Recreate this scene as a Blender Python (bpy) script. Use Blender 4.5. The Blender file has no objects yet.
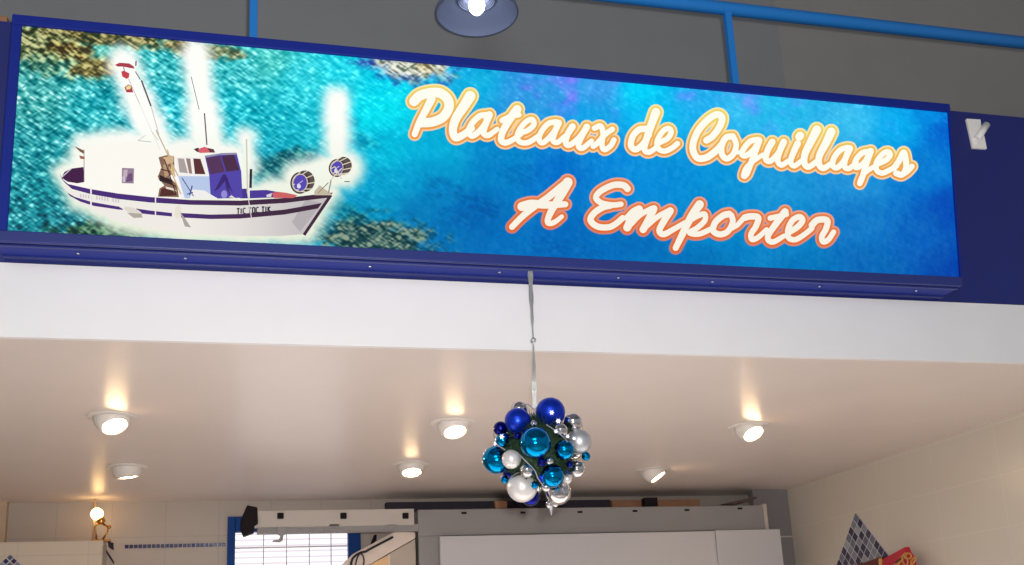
import bpy, bmesh, math, random
import numpy as np
from mathutils import Vector, Matrix

random.seed(7)
RNG = np.random.default_rng(11)
SC = bpy.context.scene
COL = SC.collection
PI = math.pi

# ------------------------------------------------------------------ camera model (from the photo's vanishing points)
PP = (512.0, 384.0)
_a = np.array([4600 - 512.0, 455 - 384.0]); _b = np.array([225 - 512.0, 675 - 384.0])
F = math.sqrt(-(_a @ _b))
_D = np.array([_b[0], _b[1], F]); _D /= np.linalg.norm(_D)
_X = np.array([_a[0], _a[1], F]); _X /= np.linalg.norm(_X)
R = np.stack([_X, _D, np.cross(_X, _D)])
CAM = np.array([0.0, 0.0, 1.6])


def on(px, py, axis, val):
    d = R @ np.array([px - PP[0], py - PP[1], F])
    t = (val - CAM[axis]) / d[axis]
    return Vector(CAM + t * d)


def proj(P):
    v = (P - CAM) @ R
    return v[:, 0] / v[:, 2] * F + PP[0], v[:, 1] / v[:, 2] * F + PP[1]


cd = bpy.data.cameras.new('camera')
cam = bpy.data.objects.new('camera', cd)
COL.objects.link(cam)
cr, cu, cb = R @ np.array([1, 0, 0]), R @ np.array([0, -1, 0]), R @ np.array([0, 0, -1])
M4 = Matrix.Identity(4)
for i in range(3):
    M4[i][0], M4[i][1], M4[i][2], M4[i][3] = cr[i], cu[i], cb[i], CAM[i]
cam.matrix_world = M4
cd.sensor_fit = 'HORIZONTAL'
cd.sensor_width = 36.0
cd.lens = F * 36.0 / 1024.0
cd.shift_y = (PP[1] - 282.5) / 1024.0
cd.clip_start = 0.02
SC.camera = cam
SC.view_settings.view_transform = 'Standard'
SC.view_settings.look = 'None'
SC.view_settings.gamma = 1
SC.view_settings.exposure = 0
SC.view_settings.use_curve_mapping = False

# ------------------------------------------------------------------ helpers


def lin(c):
    c = np.asarray(c, float) / 255.0
    return np.where(c <= 0.04045, c / 12.92, ((c + 0.055) / 1.055) ** 2.4)


def L4(c):
    return tuple(float(v) for v in lin(c)) + (1.0,)


def mat(name, rgb, rough=0.6, metal=0.0, spec=0.5, noise=0.0, nscale=20.0, bump=0.0, emit=None, estr=0.0, coat=0.0):  # noqa
    m = bpy.data.materials.new(name)
    m.use_nodes = True
    nt = m.node_tree
    b = nt.nodes['Principled BSDF']
    b.inputs['Base Color'].default_value = L4(rgb)
    b.inputs['Roughness'].default_value = rough
    b.inputs['Metallic'].default_value = metal
    b.inputs['Specular IOR Level'].default_value = spec
    b.inputs['Coat Weight'].default_value = coat
    if emit is not None:
        b.inputs['Emission Color'].default_value = L4(emit)
        b.inputs['Emission Strength'].default_value = estr
    if noise > 0 or bump > 0:
        tc = nt.nodes.new('ShaderNodeTexCoord')
        n = nt.nodes.new('ShaderNodeTexNoise')
        n.inputs['Scale'].default_value = nscale
        n.inputs['Detail'].default_value = 4
        nt.links.new(tc.outputs['Object'], n.inputs['Vector'])
        if noise > 0:
            r = nt.nodes.new('ShaderNodeValToRGB')
            c = lin(rgb)
            r.color_ramp.elements[0].position = 0.3
            r.color_ramp.elements[1].position = 0.7
            r.color_ramp.elements[0].color = tuple(c * (1 - noise)) + (1,)
            r.color_ramp.elements[1].color = tuple(np.minimum(c * (1 + noise), 1)) + (1,)
            nt.links.new(n.outputs['Fac'], r.inputs['Fac'])
            nt.links.new(r.outputs['Color'], b.inputs['Base Color'])
        if bump > 0:
            bp = nt.nodes.new('ShaderNodeBump')
            bp.inputs['Strength'].default_value = bump
            bp.inputs['Distance'].default_value = 0.004
            nt.links.new(n.outputs['Fac'], bp.inputs['Height'])
            nt.links.new(bp.outputs['Normal'], b.inputs['Normal'])
    return m


def tile_mat(name, rgb, grout, axes, size, off=(0, 0), rough=0.3, mortar=0.004, noise=0.05):
    """large wall tiles: axes picks which object axes run along the wall"""
    m = mat(name, rgb, rough)
    nt = m.node_tree
    b = nt.nodes['Principled BSDF']
    tc = nt.nodes.new('ShaderNodeTexCoord')
    sp = nt.nodes.new('ShaderNodeSeparateXYZ')
    cb_ = nt.nodes.new('ShaderNodeCombineXYZ')
    mp = nt.nodes.new('ShaderNodeMapping')
    mp.inputs['Location'].default_value = (off[0], off[1], 0)
    br = nt.nodes.new('ShaderNodeTexBrick')
    br.offset = 0.0
    br.inputs['Scale'].default_value = 1
    br.inputs['Brick Width'].default_value = size[0]
    br.inputs['Row Height'].default_value = size[1]
    br.inputs['Mortar Size'].default_value = mortar
    br.inputs['Mortar Smooth'].default_value = 0.4
    c = lin(rgb)
    br.inputs['Color1'].default_value = tuple(c * (1 - noise)) + (1,)
    br.inputs['Color2'].default_value = tuple(np.minimum(c * (1 + noise), 1)) + (1,)
    br.inputs['Mortar'].default_value = L4(grout)
    nt.links.new(tc.outputs['Object'], sp.inputs[0])
    nt.links.new(sp.outputs[axes[0]], cb_.inputs[0])
    nt.links.new(sp.outputs[axes[1]], cb_.inputs[1])
    nt.links.new(cb_.outputs[0], mp.inputs[0])
    nt.links.new(mp.outputs[0], br.inputs['Vector'])
    nt.links.new(br.outputs['Color'], b.inputs['Base Color'])
    bp = nt.nodes.new('ShaderNodeBump')
    bp.inputs['Strength'].default_value = 0.25
    bp.inputs['Distance'].default_value = 0.002
    bp.invert = True
    nt.links.new(br.outputs['Fac'], bp.inputs['Height'])
    nt.links.new(bp.outputs['Normal'], b.inputs['Normal'])
    return m


def attr_emit(name, strength=1.0, rough=0.35, spec=0.25, nscale=0, namt=0.0):
    """a backlit print: reads its artwork from the mesh's 'art' colours"""
    m = bpy.data.materials.new(name)
    m.use_nodes = True
    nt = m.node_tree
    b = nt.nodes['Principled BSDF']
    b.inputs['Base Color'].default_value = (0, 0, 0, 1)
    b.inputs['Roughness'].default_value = rough
    b.inputs['Specular IOR Level'].default_value = spec
    at = nt.nodes.new('ShaderNodeAttribute')
    at.attribute_name = 'art'
    src = at.outputs['Color']
    if namt > 0:
        tc = nt.nodes.new('ShaderNodeTexCoord')
        n = nt.nodes.new('ShaderNodeTexNoise')
        n.inputs['Scale'].default_value = nscale
        n.inputs['Detail'].default_value = 3
        mr = nt.nodes.new('ShaderNodeMapRange')
        mr.inputs[1].default_value = 0.25; mr.inputs[2].default_value = 0.75
        mr.inputs[3].default_value = 1 - namt; mr.inputs[4].default_value = 1 + namt
        mu = nt.nodes.new('ShaderNodeVectorMath'); mu.operation = 'SCALE'
        nt.links.new(tc.outputs['Object'], n.inputs['Vector'])
        nt.links.new(n.outputs['Fac'], mr.inputs[0])
        nt.links.new(src, mu.inputs[0]); nt.links.new(mr.outputs[0], mu.inputs['Scale'])
        src = mu.outputs[0]
    nt.links.new(src, b.inputs['Emission Color'])
    b.inputs['Emission Strength'].default_value = strength
    m.cycles.emission_sampling = 'NONE'
    return m


def tag(o, label=None, cat=None, group=None, kind=None):
    if label: o['label'] = label
    if cat: o['category'] = cat
    if group: o['group'] = group
    if kind: o['kind'] = kind
    return o


def empty(name, loc, label=None, cat=None, group=None):
    o = bpy.data.objects.new(name, None)
    o.location = loc
    o.empty_display_size = 0.05
    COL.objects.link(o)
    return tag(o, label, cat, group)


class MB:
    """collects shapes in world coordinates, then links them as ONE mesh object"""

    def __init__(self): self.bm = bmesh.new()

    def face(self, pts):
        return self.bm.faces.new([self.bm.verts.new(p) for p in pts])

    def box(self, lo, hi, bev=0.0):
        x0, y0, z0 = lo; x1, y1, z1 = hi
        v = [self.bm.verts.new(p) for p in [(x0, y0, z0), (x1, y0, z0), (x1, y1, z0), (x0, y1, z0), (x0, y0, z1), (x1, y0, z1), (x1, y1, z1), (x0, y1, z1)]]
        fs = [self.bm.faces.new([v[i] for i in q]) for q in [(3, 2, 1, 0), (4, 5, 6, 7), (0, 1, 5, 4), (1, 2, 6, 5), (2, 3, 7, 6), (3, 0, 4, 7)]]
        if bev > 0:
            es = list({e for f in fs for e in f.edges})
            bmesh.ops.bevel(self.bm, geom=es, offset=bev, segments=2, affect='EDGES', profile=0.5)
        return self

    def prism(self, pts, vec, bev=0.0):
        """polygon pts extruded by vec"""
        vec = Vector(vec)
        a = [self.bm.verts.new(Vector(p)) for p in pts]
        b = [self.bm.verts.new(Vector(p) + vec) for p in pts]
        n = len(a)
        fs = [self.bm.faces.new(a), self.bm.faces.new(b[::-1])]
        for i in range(n):
            fs.append(self.bm.faces.new([a[i], b[i], b[(i + 1) % n], a[(i + 1) % n]]))
        bmesh.ops.recalc_face_normals(self.bm, faces=fs)
        if bev > 0:
            es = list({e for f in fs for e in f.edges})
            bmesh.ops.bevel(self.bm, geom=es, offset=bev, segments=2, affect='EDGES', profile=0.5)
        return self

    def tube(self, pts, r, seg=12, caps=True, r1=None):
        pts = [Vector(p) for p in pts]
        n = len(pts)
        rings = []
        up = None
        for i, p in enumerate(pts):
            t = (pts[min(i + 1, n - 1)] - pts[max(i - 1, 0)]).normalized()
            if up is None:
                up = t.orthogonal().normalized()
            up = (up - t * up.dot(t))
            up = up.normalized() if up.length > 1e-6 else t.orthogonal().normalized()
            sd = t.cross(up)
            rr = r if r1 is None else r + (r1 - r) * i / (n - 1)
            rings.append([self.bm.verts.new(p + (up * math.cos(2 * PI * k / seg) + sd * math.sin(2 * PI * k / seg)) * rr) for k in range(seg)])
        for a, b in zip(rings, rings[1:]):
            for k in range(seg):
                self.bm.faces.new([a[k], a[(k + 1) % seg], b[(k + 1) % seg], b[k]]).smooth = True
        if caps:
            self.bm.faces.new(rings[0][::-1]); self.bm.faces.new(rings[-1])
        return self

    def lathe(self, prof, origin, axis=(0, 0, 1), seg=40, close=False):
        """prof: list of (radius, height along axis)"""
        o = Vector(origin); ax = Vector(axis).normalized()
        u = ax.orthogonal().normalized(); w = ax.cross(u)
        rings = []
        for r, h in prof:
            if r < 1e-6:
                rings.append([self.bm.verts.new(o + ax * h)])
            else:
                rings.append([self.bm.verts.new(o + ax * h + (u * math.cos(2 * PI * k / seg) + w * math.sin(2 * PI * k / seg)) * r) for k in range(seg)])
        pairs = list(zip(rings, rings[1:]))
        if close: pairs.append((rings[-1], rings[0]))
        for a, b in pairs:
            for k in range(seg):
                k2 = (k + 1) % seg
                if len(a) == 1 and len(b) == 1: continue
                if len(a) == 1: f = self.bm.faces.new([a[0], b[k], b[k2]])
                elif len(b) == 1: f = self.bm.faces.new([a[k], b[0], a[k2]])
                else: f = self.bm.faces.new([a[k], b[k], b[k2], a[k2]])
                f.smooth = True
        return self

    def ball(self, c, r, seg=28, rings=18, scale=(1, 1, 1)):
        g = bmesh.ops.create_uvsphere(self.bm, u_segments=seg, v_segments=rings, radius=r, matrix=Matrix.Translation(c) @ Matrix.Diagonal((*scale, 1)))
        for v in g['verts']:
            for f in v.link_faces: f.smooth = True
        return self

    def build(self, name, m, parent=None, recalc=True, origin=None):
        if recalc: bmesh.ops.recalc_face_normals(self.bm, faces=self.bm.faces[:])
        me = bpy.data.meshes.new(name)
        off = Vector((0, 0, 0))
        top = parent
        while top is not None:
            off += top.location
            top = top.parent
        loc = Vector((0, 0, 0))
        if parent is None and origin is not None:
            loc = Vector(origin); off = loc.copy()
        elif parent is not None and origin is not None:
            loc = Vector(origin) - off; off = Vector(origin)
        bmesh.ops.translate(self.bm, verts=self.bm.verts[:], vec=-off)
        self.bm.to_mesh(me); self.bm.free()
        me.materials.append(m)
        o = bpy.data.objects.new(name, me)
        o.location = loc
        COL.objects.link(o)
        if parent is not None: o.parent = parent
        return o


def structure(o):
    o['kind'] = 'structure'
    return o


# ------------------------------------------------------------------ key planes
YF = 3.322           # face of the fascia and blue board
YS = 3.185           # front of the sign box
ZC = 2.606            # shop ceiling
YB = 6.60            # back wall
XR = 3.575           # right wall
YC = 6.20            # front of the cold room

# ------------------------------------------------------------------ materials
M = {}
M['white_fascia'] = mat('white_paint', (236, 233, 234), 0.55, noise=0.015, nscale=6)
M['ceiling'] = mat('ceiling_paint', (224, 211, 204), 0.33, spec=0.28, noise=0.02, nscale=3)
M['board'] = mat('blue_board', (26, 36, 112), 0.5, noise=0.06, nscale=9)
M['frame'] = mat('blue_frame', (28, 44, 136), 0.45, spec=0.12)
M['frame_lip'] = mat('blue_frame_edge', (46, 55, 120), 0.4, spec=0.25)
M['upper'] = mat('grey_wall', (137, 137, 139), 0.85, noise=0.03, nscale=5)
M['upper_r'] = mat('grey_wall_side', (144, 140, 137), 0.85, noise=0.03, nscale=5)
M['rail'] = mat('blue_rail', (38, 128, 212), 0.45, spec=0.3)
M['tile_r'] = tile_mat('beige_wall_tile', (206, 197, 184), (213, 204, 192), (1, 2), (0.5, 0.245), (-4.33, -2.10), 0.25, 0.003, 0.01)
M['tile_b'] = tile_mat('back_wall_tile', (176, 164, 154), (166, 154, 144), (0, 2), (0.3, 0.3), (0.05, -2.40), 0.4, 0.003, 0.015)
M['partition'] = tile_mat('cream_tile', (205, 190, 172), (195, 180, 164), (0, 2), (0.36, 0.5), (0.02, -2.28), 0.35, 0.003, 0.01)
M['jamb'] = mat('jamb_paint', (190, 165, 140), 0.6)
M['floor'] = tile_mat('floor_tile', (214, 204, 196), (170, 160, 152), (0, 1), (0.4, 0.4), rough=0.4)
M['grey_metal'] = mat('grey_panel', (142, 138, 138), 0.45, noise=0.02, nscale=8)
M['grey_dark'] = mat('grey_panel_dark', (128, 124, 126), 0.5)
M['sheet'] = mat('white_sheet', (196, 193, 196), 0.4)
M['beam'] = mat('pale_rail', (190, 180, 172), 0.4)
M['black'] = mat('black_rubber', (24, 16, 22), 0.7, spec=0.2)
M['dark'] = mat('dark_violet', (34, 26, 44), 0.7)
M['card'] = mat('cardboard', (150, 108, 80), 0.85, noise=0.12, nscale=25)
M['blue_frame2'] = mat('blue_door_frame', (8, 60, 130), 0.6, spec=0.2)
M['white_enamel'] = mat('white_enamel', (220, 212, 206), 0.35)
M['steel'] = mat('steel', (190, 190, 195), 0.25, metal=1.0)
M['brass'] = mat('brass', (200, 150, 80), 0.22, metal=1.0)
M['plastic_white'] = mat('white_plastic', (244, 240, 236), 0.4)
M['red'] = mat('red_paper', (186, 16, 46), 0.4, noise=0.1, nscale=30)
M['gold'] = mat('gold_ribbon', (206, 160, 84), 0.35)
M['darkred'] = mat('dark_red_paper', (104, 34, 30), 0.5, noise=0.3, nscale=60)
M['grout'] = mat('mosaic_grout', (196, 190, 190), 0.6)
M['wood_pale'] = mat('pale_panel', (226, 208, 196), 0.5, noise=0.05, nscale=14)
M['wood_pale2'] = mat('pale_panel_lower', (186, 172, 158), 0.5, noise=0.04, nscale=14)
M['cable'] = mat('black_cable', (22, 20, 24), 0.5)


def emit_mat(name, rgb, s):
    m = mat(name, (0, 0, 0), 0.5, emit=rgb, estr=s)
    return m


M['lamp'] = emit_mat('halogen_lamp', (255, 214, 160), 45.0)
M['clip_bulb'] = emit_mat('clip_bulb', (255, 206, 136), 13.0)
M['hall_bulb'] = emit_mat('hall_bulb', (255, 246, 236), 7.0)
M['daylight'] = None

# ------------------------------------------------------------------ the setting
b = MB().box((-6, -4, -0.1), (9, 9, 0.0)); structure(b.build('floor', M['floor']))
b = MB().box((-1.9, YF + 0.02, ZC), (XR + 0.2, 8.6, ZC + 0.12)); structure(b.build('ceiling', M['ceiling']))
# white fascia with a fine rounded lower edge
b = MB().box((-2.4, YF, ZC - 0.002), (XR + 2.2, YF + 0.02, 2.838)); structure(b.build('wall_front', M['white_fascia']))
b = MB().box((-2.4, YF, 2.84), (XR + 2.2, YF + 0.06, 3.657)); structure(b.build('trim_1', M['board']))
b = MB().box((-2.4, YF + 0.06, 3.0), (XR + 2.2, 4.4, 3.12)); structure(b.build('floor_upper', M['grey_dark']))
b = MB().box((XR, YF + 0.02, 0), (XR + 2.2, 8.6, ZC)); structure(b.build('wall_right', M['tile_r']))
b = MB().box((-2.05, YF + 0.1, 0), (-1.9, 8.6, ZC)); structure(b.build('wall_left', M['tile_b']))
# back wall with the glazed opening
b = MB()
b.box((-1.9, YB, 0), (0.0, YB + 0.15, ZC)); b.box((0.0, YB, 2.508), (0.785, YB + 0.15, ZC)); b.box((0.785, YB, 0), (XR, YB + 0.15, ZC))
structure(b.build('wall_back', M['tile_b']))
# upper hall wall behind the railing: a straight length, then one that turns
b = MB().box((-4, 4.2, 3.12), (2.60, 4.35, 6.2)); structure(b.build('wall_upper', M['upper']))
b = MB().prism([(2.60, 4.2, 3.12), (6.6, 3.75, 3.12), (6.6, 3.95, 3.12), (2.60, 4.4, 3.12)], (0, 0, 3.1)); structure(b.build('wall_upper_right', M['upper_r']))
b = MB().box((-1.9, YB - 0.06, 0), (-1.205, YB, ZC)); structure(b.build('trim_2', M['jamb']))
b = MB().box((-4, -4, 6.2), (7, 4.6, 6.3)); structure(b.build('ceiling_upper', M['upper']))

# added unseen white counter and ice bed, bouncing the spotlights onto the ceiling
b = MB().box((-1.6, 2.75, 0), (3.3, 3.75, 0.95), 0.01); structure(b.build('trim_bounce_counter', mat('bounce_white', (238, 236, 232), 0.4)))
b = MB().box((-1.55, 2.8, 0.951), (3.25, 3.7, 1.0), 0.02); structure(b.build('trim_bounce_ice', mat('bounce_ice', (244, 246, 248), 0.6, bump=0.6, nscale=40)))

# window in the back wall
wn = MB()
x0, x1, zt = 0.0, 0.785, 2.508
wn.box((x0, YB - 0.03, 0), (x0 + 0.045, YB + 0.06, zt), 0.004)
wn.box((x1 - 0.075, YB - 0.03, 0), (x1, YB + 0.06, zt), 0.004)
wn.box((x0 + 0.045, YB - 0.03, zt - 0.09), (x1 - 0.075, YB + 0.06, zt), 0.004)
win = structure(wn.build('window_1', M['blue_frame2']))
g = MB().box((x0 + 0.045, YB + 0.035, 0.02), (x1 - 0.075, YB + 0.045, zt - 0.09))
dm = emit_mat('daylit_blind', (255, 250, 252), 1.15)
nt = dm.node_tree
tc = nt.nodes.new('ShaderNodeTexCoord'); wv = nt.nodes.new('ShaderNodeTexWave')
wv.bands_direction = 'Z'; wv.inputs['Scale'].default_value = 9.0; wv.inputs['Distortion'].default_value = 0.0
cr_ = nt.nodes.new('ShaderNodeValToRGB')
cr_.color_ramp.elements[0].position = 0.0; cr_.color_ramp.elements[0].color = L4((214, 204, 214))
cr_.color_ramp.elements[1].position = 0.35; cr_.color_ramp.elements[1].color = L4((255, 250, 252))
nt.links.new(tc.outputs['Object'], wv.inputs['Vector']); nt.links.new(wv.outputs['Fac'], cr_.inputs['Fac'])
nt.links.new(cr_.outputs['Color'], nt.nodes['Principled BSDF'].inputs['Emission Color'])
g.build('window_pane', dm, win)
gb = MB()
for xx in (0.21, 0.345, 0.48, 0.61):
    gb.box((xx - 0.003, YB + 0.018, 0.02), (xx + 0.003, YB + 0.026, zt - 0.09))
for zz in (2.325, 2.19, 2.055, 1.92, 1.6, 1.3, 1.0):
    gb.box((x0 + 0.045, YB + 0.012, zz - 0.004), (x1 - 0.075, YB + 0.018, zz + 0.004))
gb.build('window_grille', mat('grille_paint', (214, 206, 218), 0.5), win)

# mosaic tile runs and diamonds (tiles are pattern, one mesh per colour kept in one object by material slots)
TILECOL = [(38, 40, 96), (58, 62, 120), (98, 104, 134), (128, 140, 156), (150, 160, 166), (84, 96, 118), (52, 48, 84), (120, 124, 150)]
TILECOL += [(128, 136, 148), (104, 110, 126), (152, 160, 166), (92, 92, 116), (58, 52, 84), (40, 36, 72)]
TM = [mat('mosaic_%d' % i, c, 0.2) for i, c in enumerate(TILECOL)]


def mosaic(name, origin, u, v, n, cells, size, gap, thick, label, cat, pal=(0, 1, 2, 3, 4, 5, 6, 7)):
    """origin + u,v in-plane axes, n outward; cells list of (i, j)"""
    o, u, v, n = Vector(origin), Vector(u).normalized(), Vector(v).normalized(), Vector(n).normalized()
    bm = bmesh.new()
    for (i, j) in cells:
        a = o + u * (i * size) + v * (j * size)

        def slab(s0, s1, h0, h1, mi):
            vs = []
            for h in (h0, h1):
                for (p, q) in ((s0, s0), (s1, s0), (s1, s1), (s0, s1)):
                    vs.append(bm.verts.new(a + u * p + v * q + n * h))
            for qd in ((0, 1, 2, 3), (4, 5, 6, 7), (0, 1, 5, 4), (1, 2, 6, 5), (2, 3, 7, 6), (3, 0, 4, 7)):
                f = bm.faces.new([vs[k] for k in qd]); f.material_index = mi
        slab(0, size, 0.0, thick * 0.6, 0)
        slab(gap / 2, size - gap / 2, thick * 0.6, thick, 1 + random.choice(pal))
    bmesh.ops.recalc_face_normals(bm, faces=bm.faces[:])
    me = bpy.data.meshes.new(name)
    bmesh.ops.translate(bm, verts=bm.verts[:], vec=-o)
    bm.to_mesh(me); bm.free()
    me.materials.append(M['grout'])
    for t in TM: me.materials.append(t)
    ob = bpy.data.objects.new(name, me); ob.location = o
    COL.objects.link(ob)
    return tag(ob, label, cat)


p0 = on(124.5, 548.5, 1, YB); p1 = on(226, 548.5, 1, YB)
sz = (p1.x - p0.x) / 23
mosaic('mosaic_border', (p0.x, YB, p0.z - sz * 0.1), (1, 0, 0), (0, 0, 1), (0, -1, 0), [(i, 0) for i in range(23)], sz, 0.003, 0.006,
       'narrow row of small blue mosaic tiles set in the beige back wall', 'tile border', (0, 0, 6, 6, 13, 13, 12, 5))
# diamond on the right wall
ap = on(856, 512.5, 0, XR)
n_ = 9
sd = 0.049
uu = Vector((0, -1, -1.02)); vv = Vector((0, 1, -1.02))
mosaic('mosaic_diamond', ap, uu, vv, (-1, 0, 0), [(i, j) for i in range(n_) for j in range(n_)], sd, 0.008, 0.006,
       'diamond of small blue and grey mosaic tiles on the beige right wall', 'wall mosaic', (8, 8, 9, 9, 10, 11, 12, 13, 13, 12))

# ------------------------------------------------------------------ the lightbox sign
TL, TR, BR, BL = on(12, 12, 1, YS), on(950, 105, 1, YS), on(963, 286, 1, YS), on(0.5, 241, 1, YS)
ZT = 0.5 * (TL.z + TR.z); ZB = 0.5 * (BR.z + BL.z)
XL = -0.668; XRT, XRB = TR.x, BR.x
sign = empty('lightbox_sign', ((XL + XRT) / 2, YF, ZB), 'long backlit blue sign with fishing boat, sea and white script lettering', 'sign')
sl = lambda z: XRB + (XRT - XRB) * (z - ZB) / (ZT - ZB)       # right edge (leans a little)
hb = MB()
# housing: a shallow open-fronted box made of walls, so the face sits inside the frame
Yh = YF - 0.001
t = 0.012
hb.prism([(XL, YS + 0.012, ZB), (XRB, YS + 0.012, ZB), (XRB, Yh, ZB), (XL, Yh, ZB)], (0, 0, t))
hb.prism([(XL, YS + 0.012, ZT - t), (XRT, YS + 0.012, ZT - t), (XRT, Yh, ZT - t), (XL, Yh, ZT - t)], (0, 0, t))
hb.box((XL, YS + 0.012, ZB + t), (XL + t, Yh, ZT - t))
hb.prism([(XRB - t, YS + 0.012, ZB + t), (XRB, YS + 0.012, ZB + t), (XRT, YS + 0.012, ZT - t), (XRT - t, YS + 0.012, ZT - t)], (0, Yh - YS - 0.012, 0))
hb.build('housing', M['frame'], sign)
FT, FBm, FL, FR = 0.034, 0.036, 0.030, 0.007
fr = MB()
fr.prism([(XL, YS, ZT), (XRT, YS, ZT), (XRT, YS, ZT - FT), (XL, YS, ZT - FT)], (0, 0.022, 0), 0.003)
fr.prism([(XL, YS, ZT - FT), (XL + FL, YS, ZT - FT), (XL + FL, YS, ZB + FBm), (XL, YS, ZB + FBm)], (0, 0.022, 0), 0.003)
fr.prism([(sl(ZT - FT) - FR, YS, ZT - FT), (sl(ZT - FT), YS, ZT - FT), (sl(ZB + FBm), YS, ZB + FBm), (sl(ZB + FBm) - FR, YS, ZB + FBm)], (0, 0.022, 0), 0.001)
fr.build('frame', M['frame'], sign)
fr = MB()
fr.prism([(XL, YS, ZB + FBm), (sl(ZB + FBm), YS, ZB + FBm), (XRB, YS, ZB), (XL, YS, ZB)], (0, 0.022, 0), 0.004)
fr.build('bottom_rail', M['frame_lip'], sign)
lp = MB()
lp.box((XL, YF - 0.026, ZB - 0.006), (XRB, Yh, ZB + 0.002), 0.002)
lp.box((XL, YS + 0.024, ZB - 0.004), (XRB, YS + 0.036, ZB + 0.002), 0.0015)
lp.build('drip_lip', M['frame_lip'], sign)
for xx in (-0.45, -0.14, 0.43, 0.86, 1.28, 1.63, 2.05, 2.45):
    MB().lathe([(0, -0.004), (0.005, -0.003), (0.006, 0.001), (0, 0.001)], (xx, YF - 0.07, ZB - 0.0005), (0, 0, 1), 10).build('screw', M['steel'], sign)

# --- face artwork: a fine sheet whose colours hold the printed sea picture and the backlight's unevenness
YFACE = YS + 0.010


def vnoise(x, y, seed):
    r = np.random.default_rng(seed)
    tab = r.random((256, 256))
    xi = np.floor(x).astype(int); yi = np.floor(y).astype(int)
    fx = x - xi; fy = y - yi
    fx = fx * fx * (3 - 2 * fx); fy = fy * fy * (3 - 2 * fy)
    a = tab[xi & 255, yi & 255]; b_ = tab[(xi + 1) & 255, yi & 255]; c = tab[xi & 255, (yi + 1) & 255]; d = tab[(xi + 1) & 255, (yi + 1) & 255]
    return (a * (1 - fx) + b_ * fx) * (1 - fy) + (c * (1 - fx) + d * fx) * fy


def fbm(x, y, seed, o=3):
    s = 0; a = 0.5; tot = 0
    for i in range(o):
        s = s + a * vnoise(x * 2 ** i, y * 2 ** i, seed + i); tot += a; a *= 0.5
    return s / tot


SEA_LIT = [(30, 45, 60, 150, 145), (30, 100, 60, 165, 165), (25, 150, 30, 150, 160), (30, 190, 10, 140, 152), (30, 222, 5, 128, 142), (100, 60, 90, 190, 180), (100, 105, 40, 178, 188),
       (150, 100, 20, 180, 200), (165, 70, 70, 195, 200), (240, 70, 70, 200, 205), (240, 110, 25, 188, 205), (270, 60, 80, 205, 200), (300, 80, 50, 210, 225), (300, 125, 25, 185, 205), (280, 170, 20, 160, 185), (60, 232, 10, 125, 140),
       (345, 75, 35, 215, 235), (385, 75, 0, 212, 238), (380, 110, 0, 225, 242), (385, 150, 0, 190, 222), (380, 185, 0, 160, 205), (370, 215, 0, 145, 190), (430, 150, 0, 175, 218), (430, 175, 0, 150, 205), (420, 215, 0, 125, 188), (440, 240, 0, 110, 180),
       (480, 215, 0, 108, 184), (500, 250, 0, 112, 188), (480, 78, 15, 175, 226), (520, 90, 45, 152, 226), (500, 160, 0, 130, 200), (560, 82, 58, 160, 235), (600, 88, 65, 155, 236), (560, 172, 0, 112, 202), (560, 240, 0, 108, 190), (590, 120, 20, 165, 235),
       (640, 90, 0, 205, 255), (650, 115, 10, 185, 248), (620, 160, 10, 135, 222), (650, 180, 8, 138, 224), (640, 255, 0, 105, 190), (700, 95, 40, 170, 248), (740, 105, 55, 178, 250), (710, 165, 10, 142, 226), (710, 230, 0, 128, 212), (700, 262, 0, 105, 190),
       (780, 120, 45, 182, 250), (850, 122, 62, 180, 250), (900, 128, 12, 165, 250), (930, 115, 0, 130, 235), (946, 130, 0, 88, 214), (930, 172, 10, 115, 220), (952, 205, 0, 66, 192), (860, 220, 25, 115, 212), (780, 180, 30, 140, 226), (850, 175, 40, 140, 230), (780, 235, 15, 125, 212),
       (920, 240, 12, 92, 202), (957, 270, 0, 58, 182), (800, 268, 8, 112, 200), (880, 268, 10, 95, 195), (940, 262, 5, 72, 188)]


def seg_d(x, y, x0, y0, x1, y1):
    dx, dy = x1 - x0, y1 - y0
    l2 = dx * dx + dy * dy
    tt = np.clip(((x - x0) * dx + (y - y0) * dy) / max(l2, 1e-9), 0, 1)
    return np.hypot(x - x0 - tt * dx, y - y0 - tt * dy)


def poly_d(x, y, pts):
    """signed distance to a polygon (negative inside)"""
    d = np.full(x.shape, 1e9); ins = np.zeros(x.shape, bool)
    n = len(pts)
    for i in range(n):
        (ax, ay), (bx, by) = pts[i], pts[(i + 1) % n]
        d = np.minimum(d, seg_d(x, y, ax, ay, bx, by))
        c = ((ay > y) != (by > y))
        with np.errstate(divide='ignore', invalid='ignore'):
            c &= x < (bx - ax) * (y - ay) / (by - ay + 1e-12) + ax
        ins ^= c
    return np.where(ins, -d, d)


HULL_ALL = [(60, 172), (74, 164), (80, 142), (128, 136), (172, 146), (188, 143), (240, 150), (250, 190), (288, 184), (318, 188), (333, 192), (307, 236), (240, 238), (180, 236), (120, 224), (76, 202)]


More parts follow.
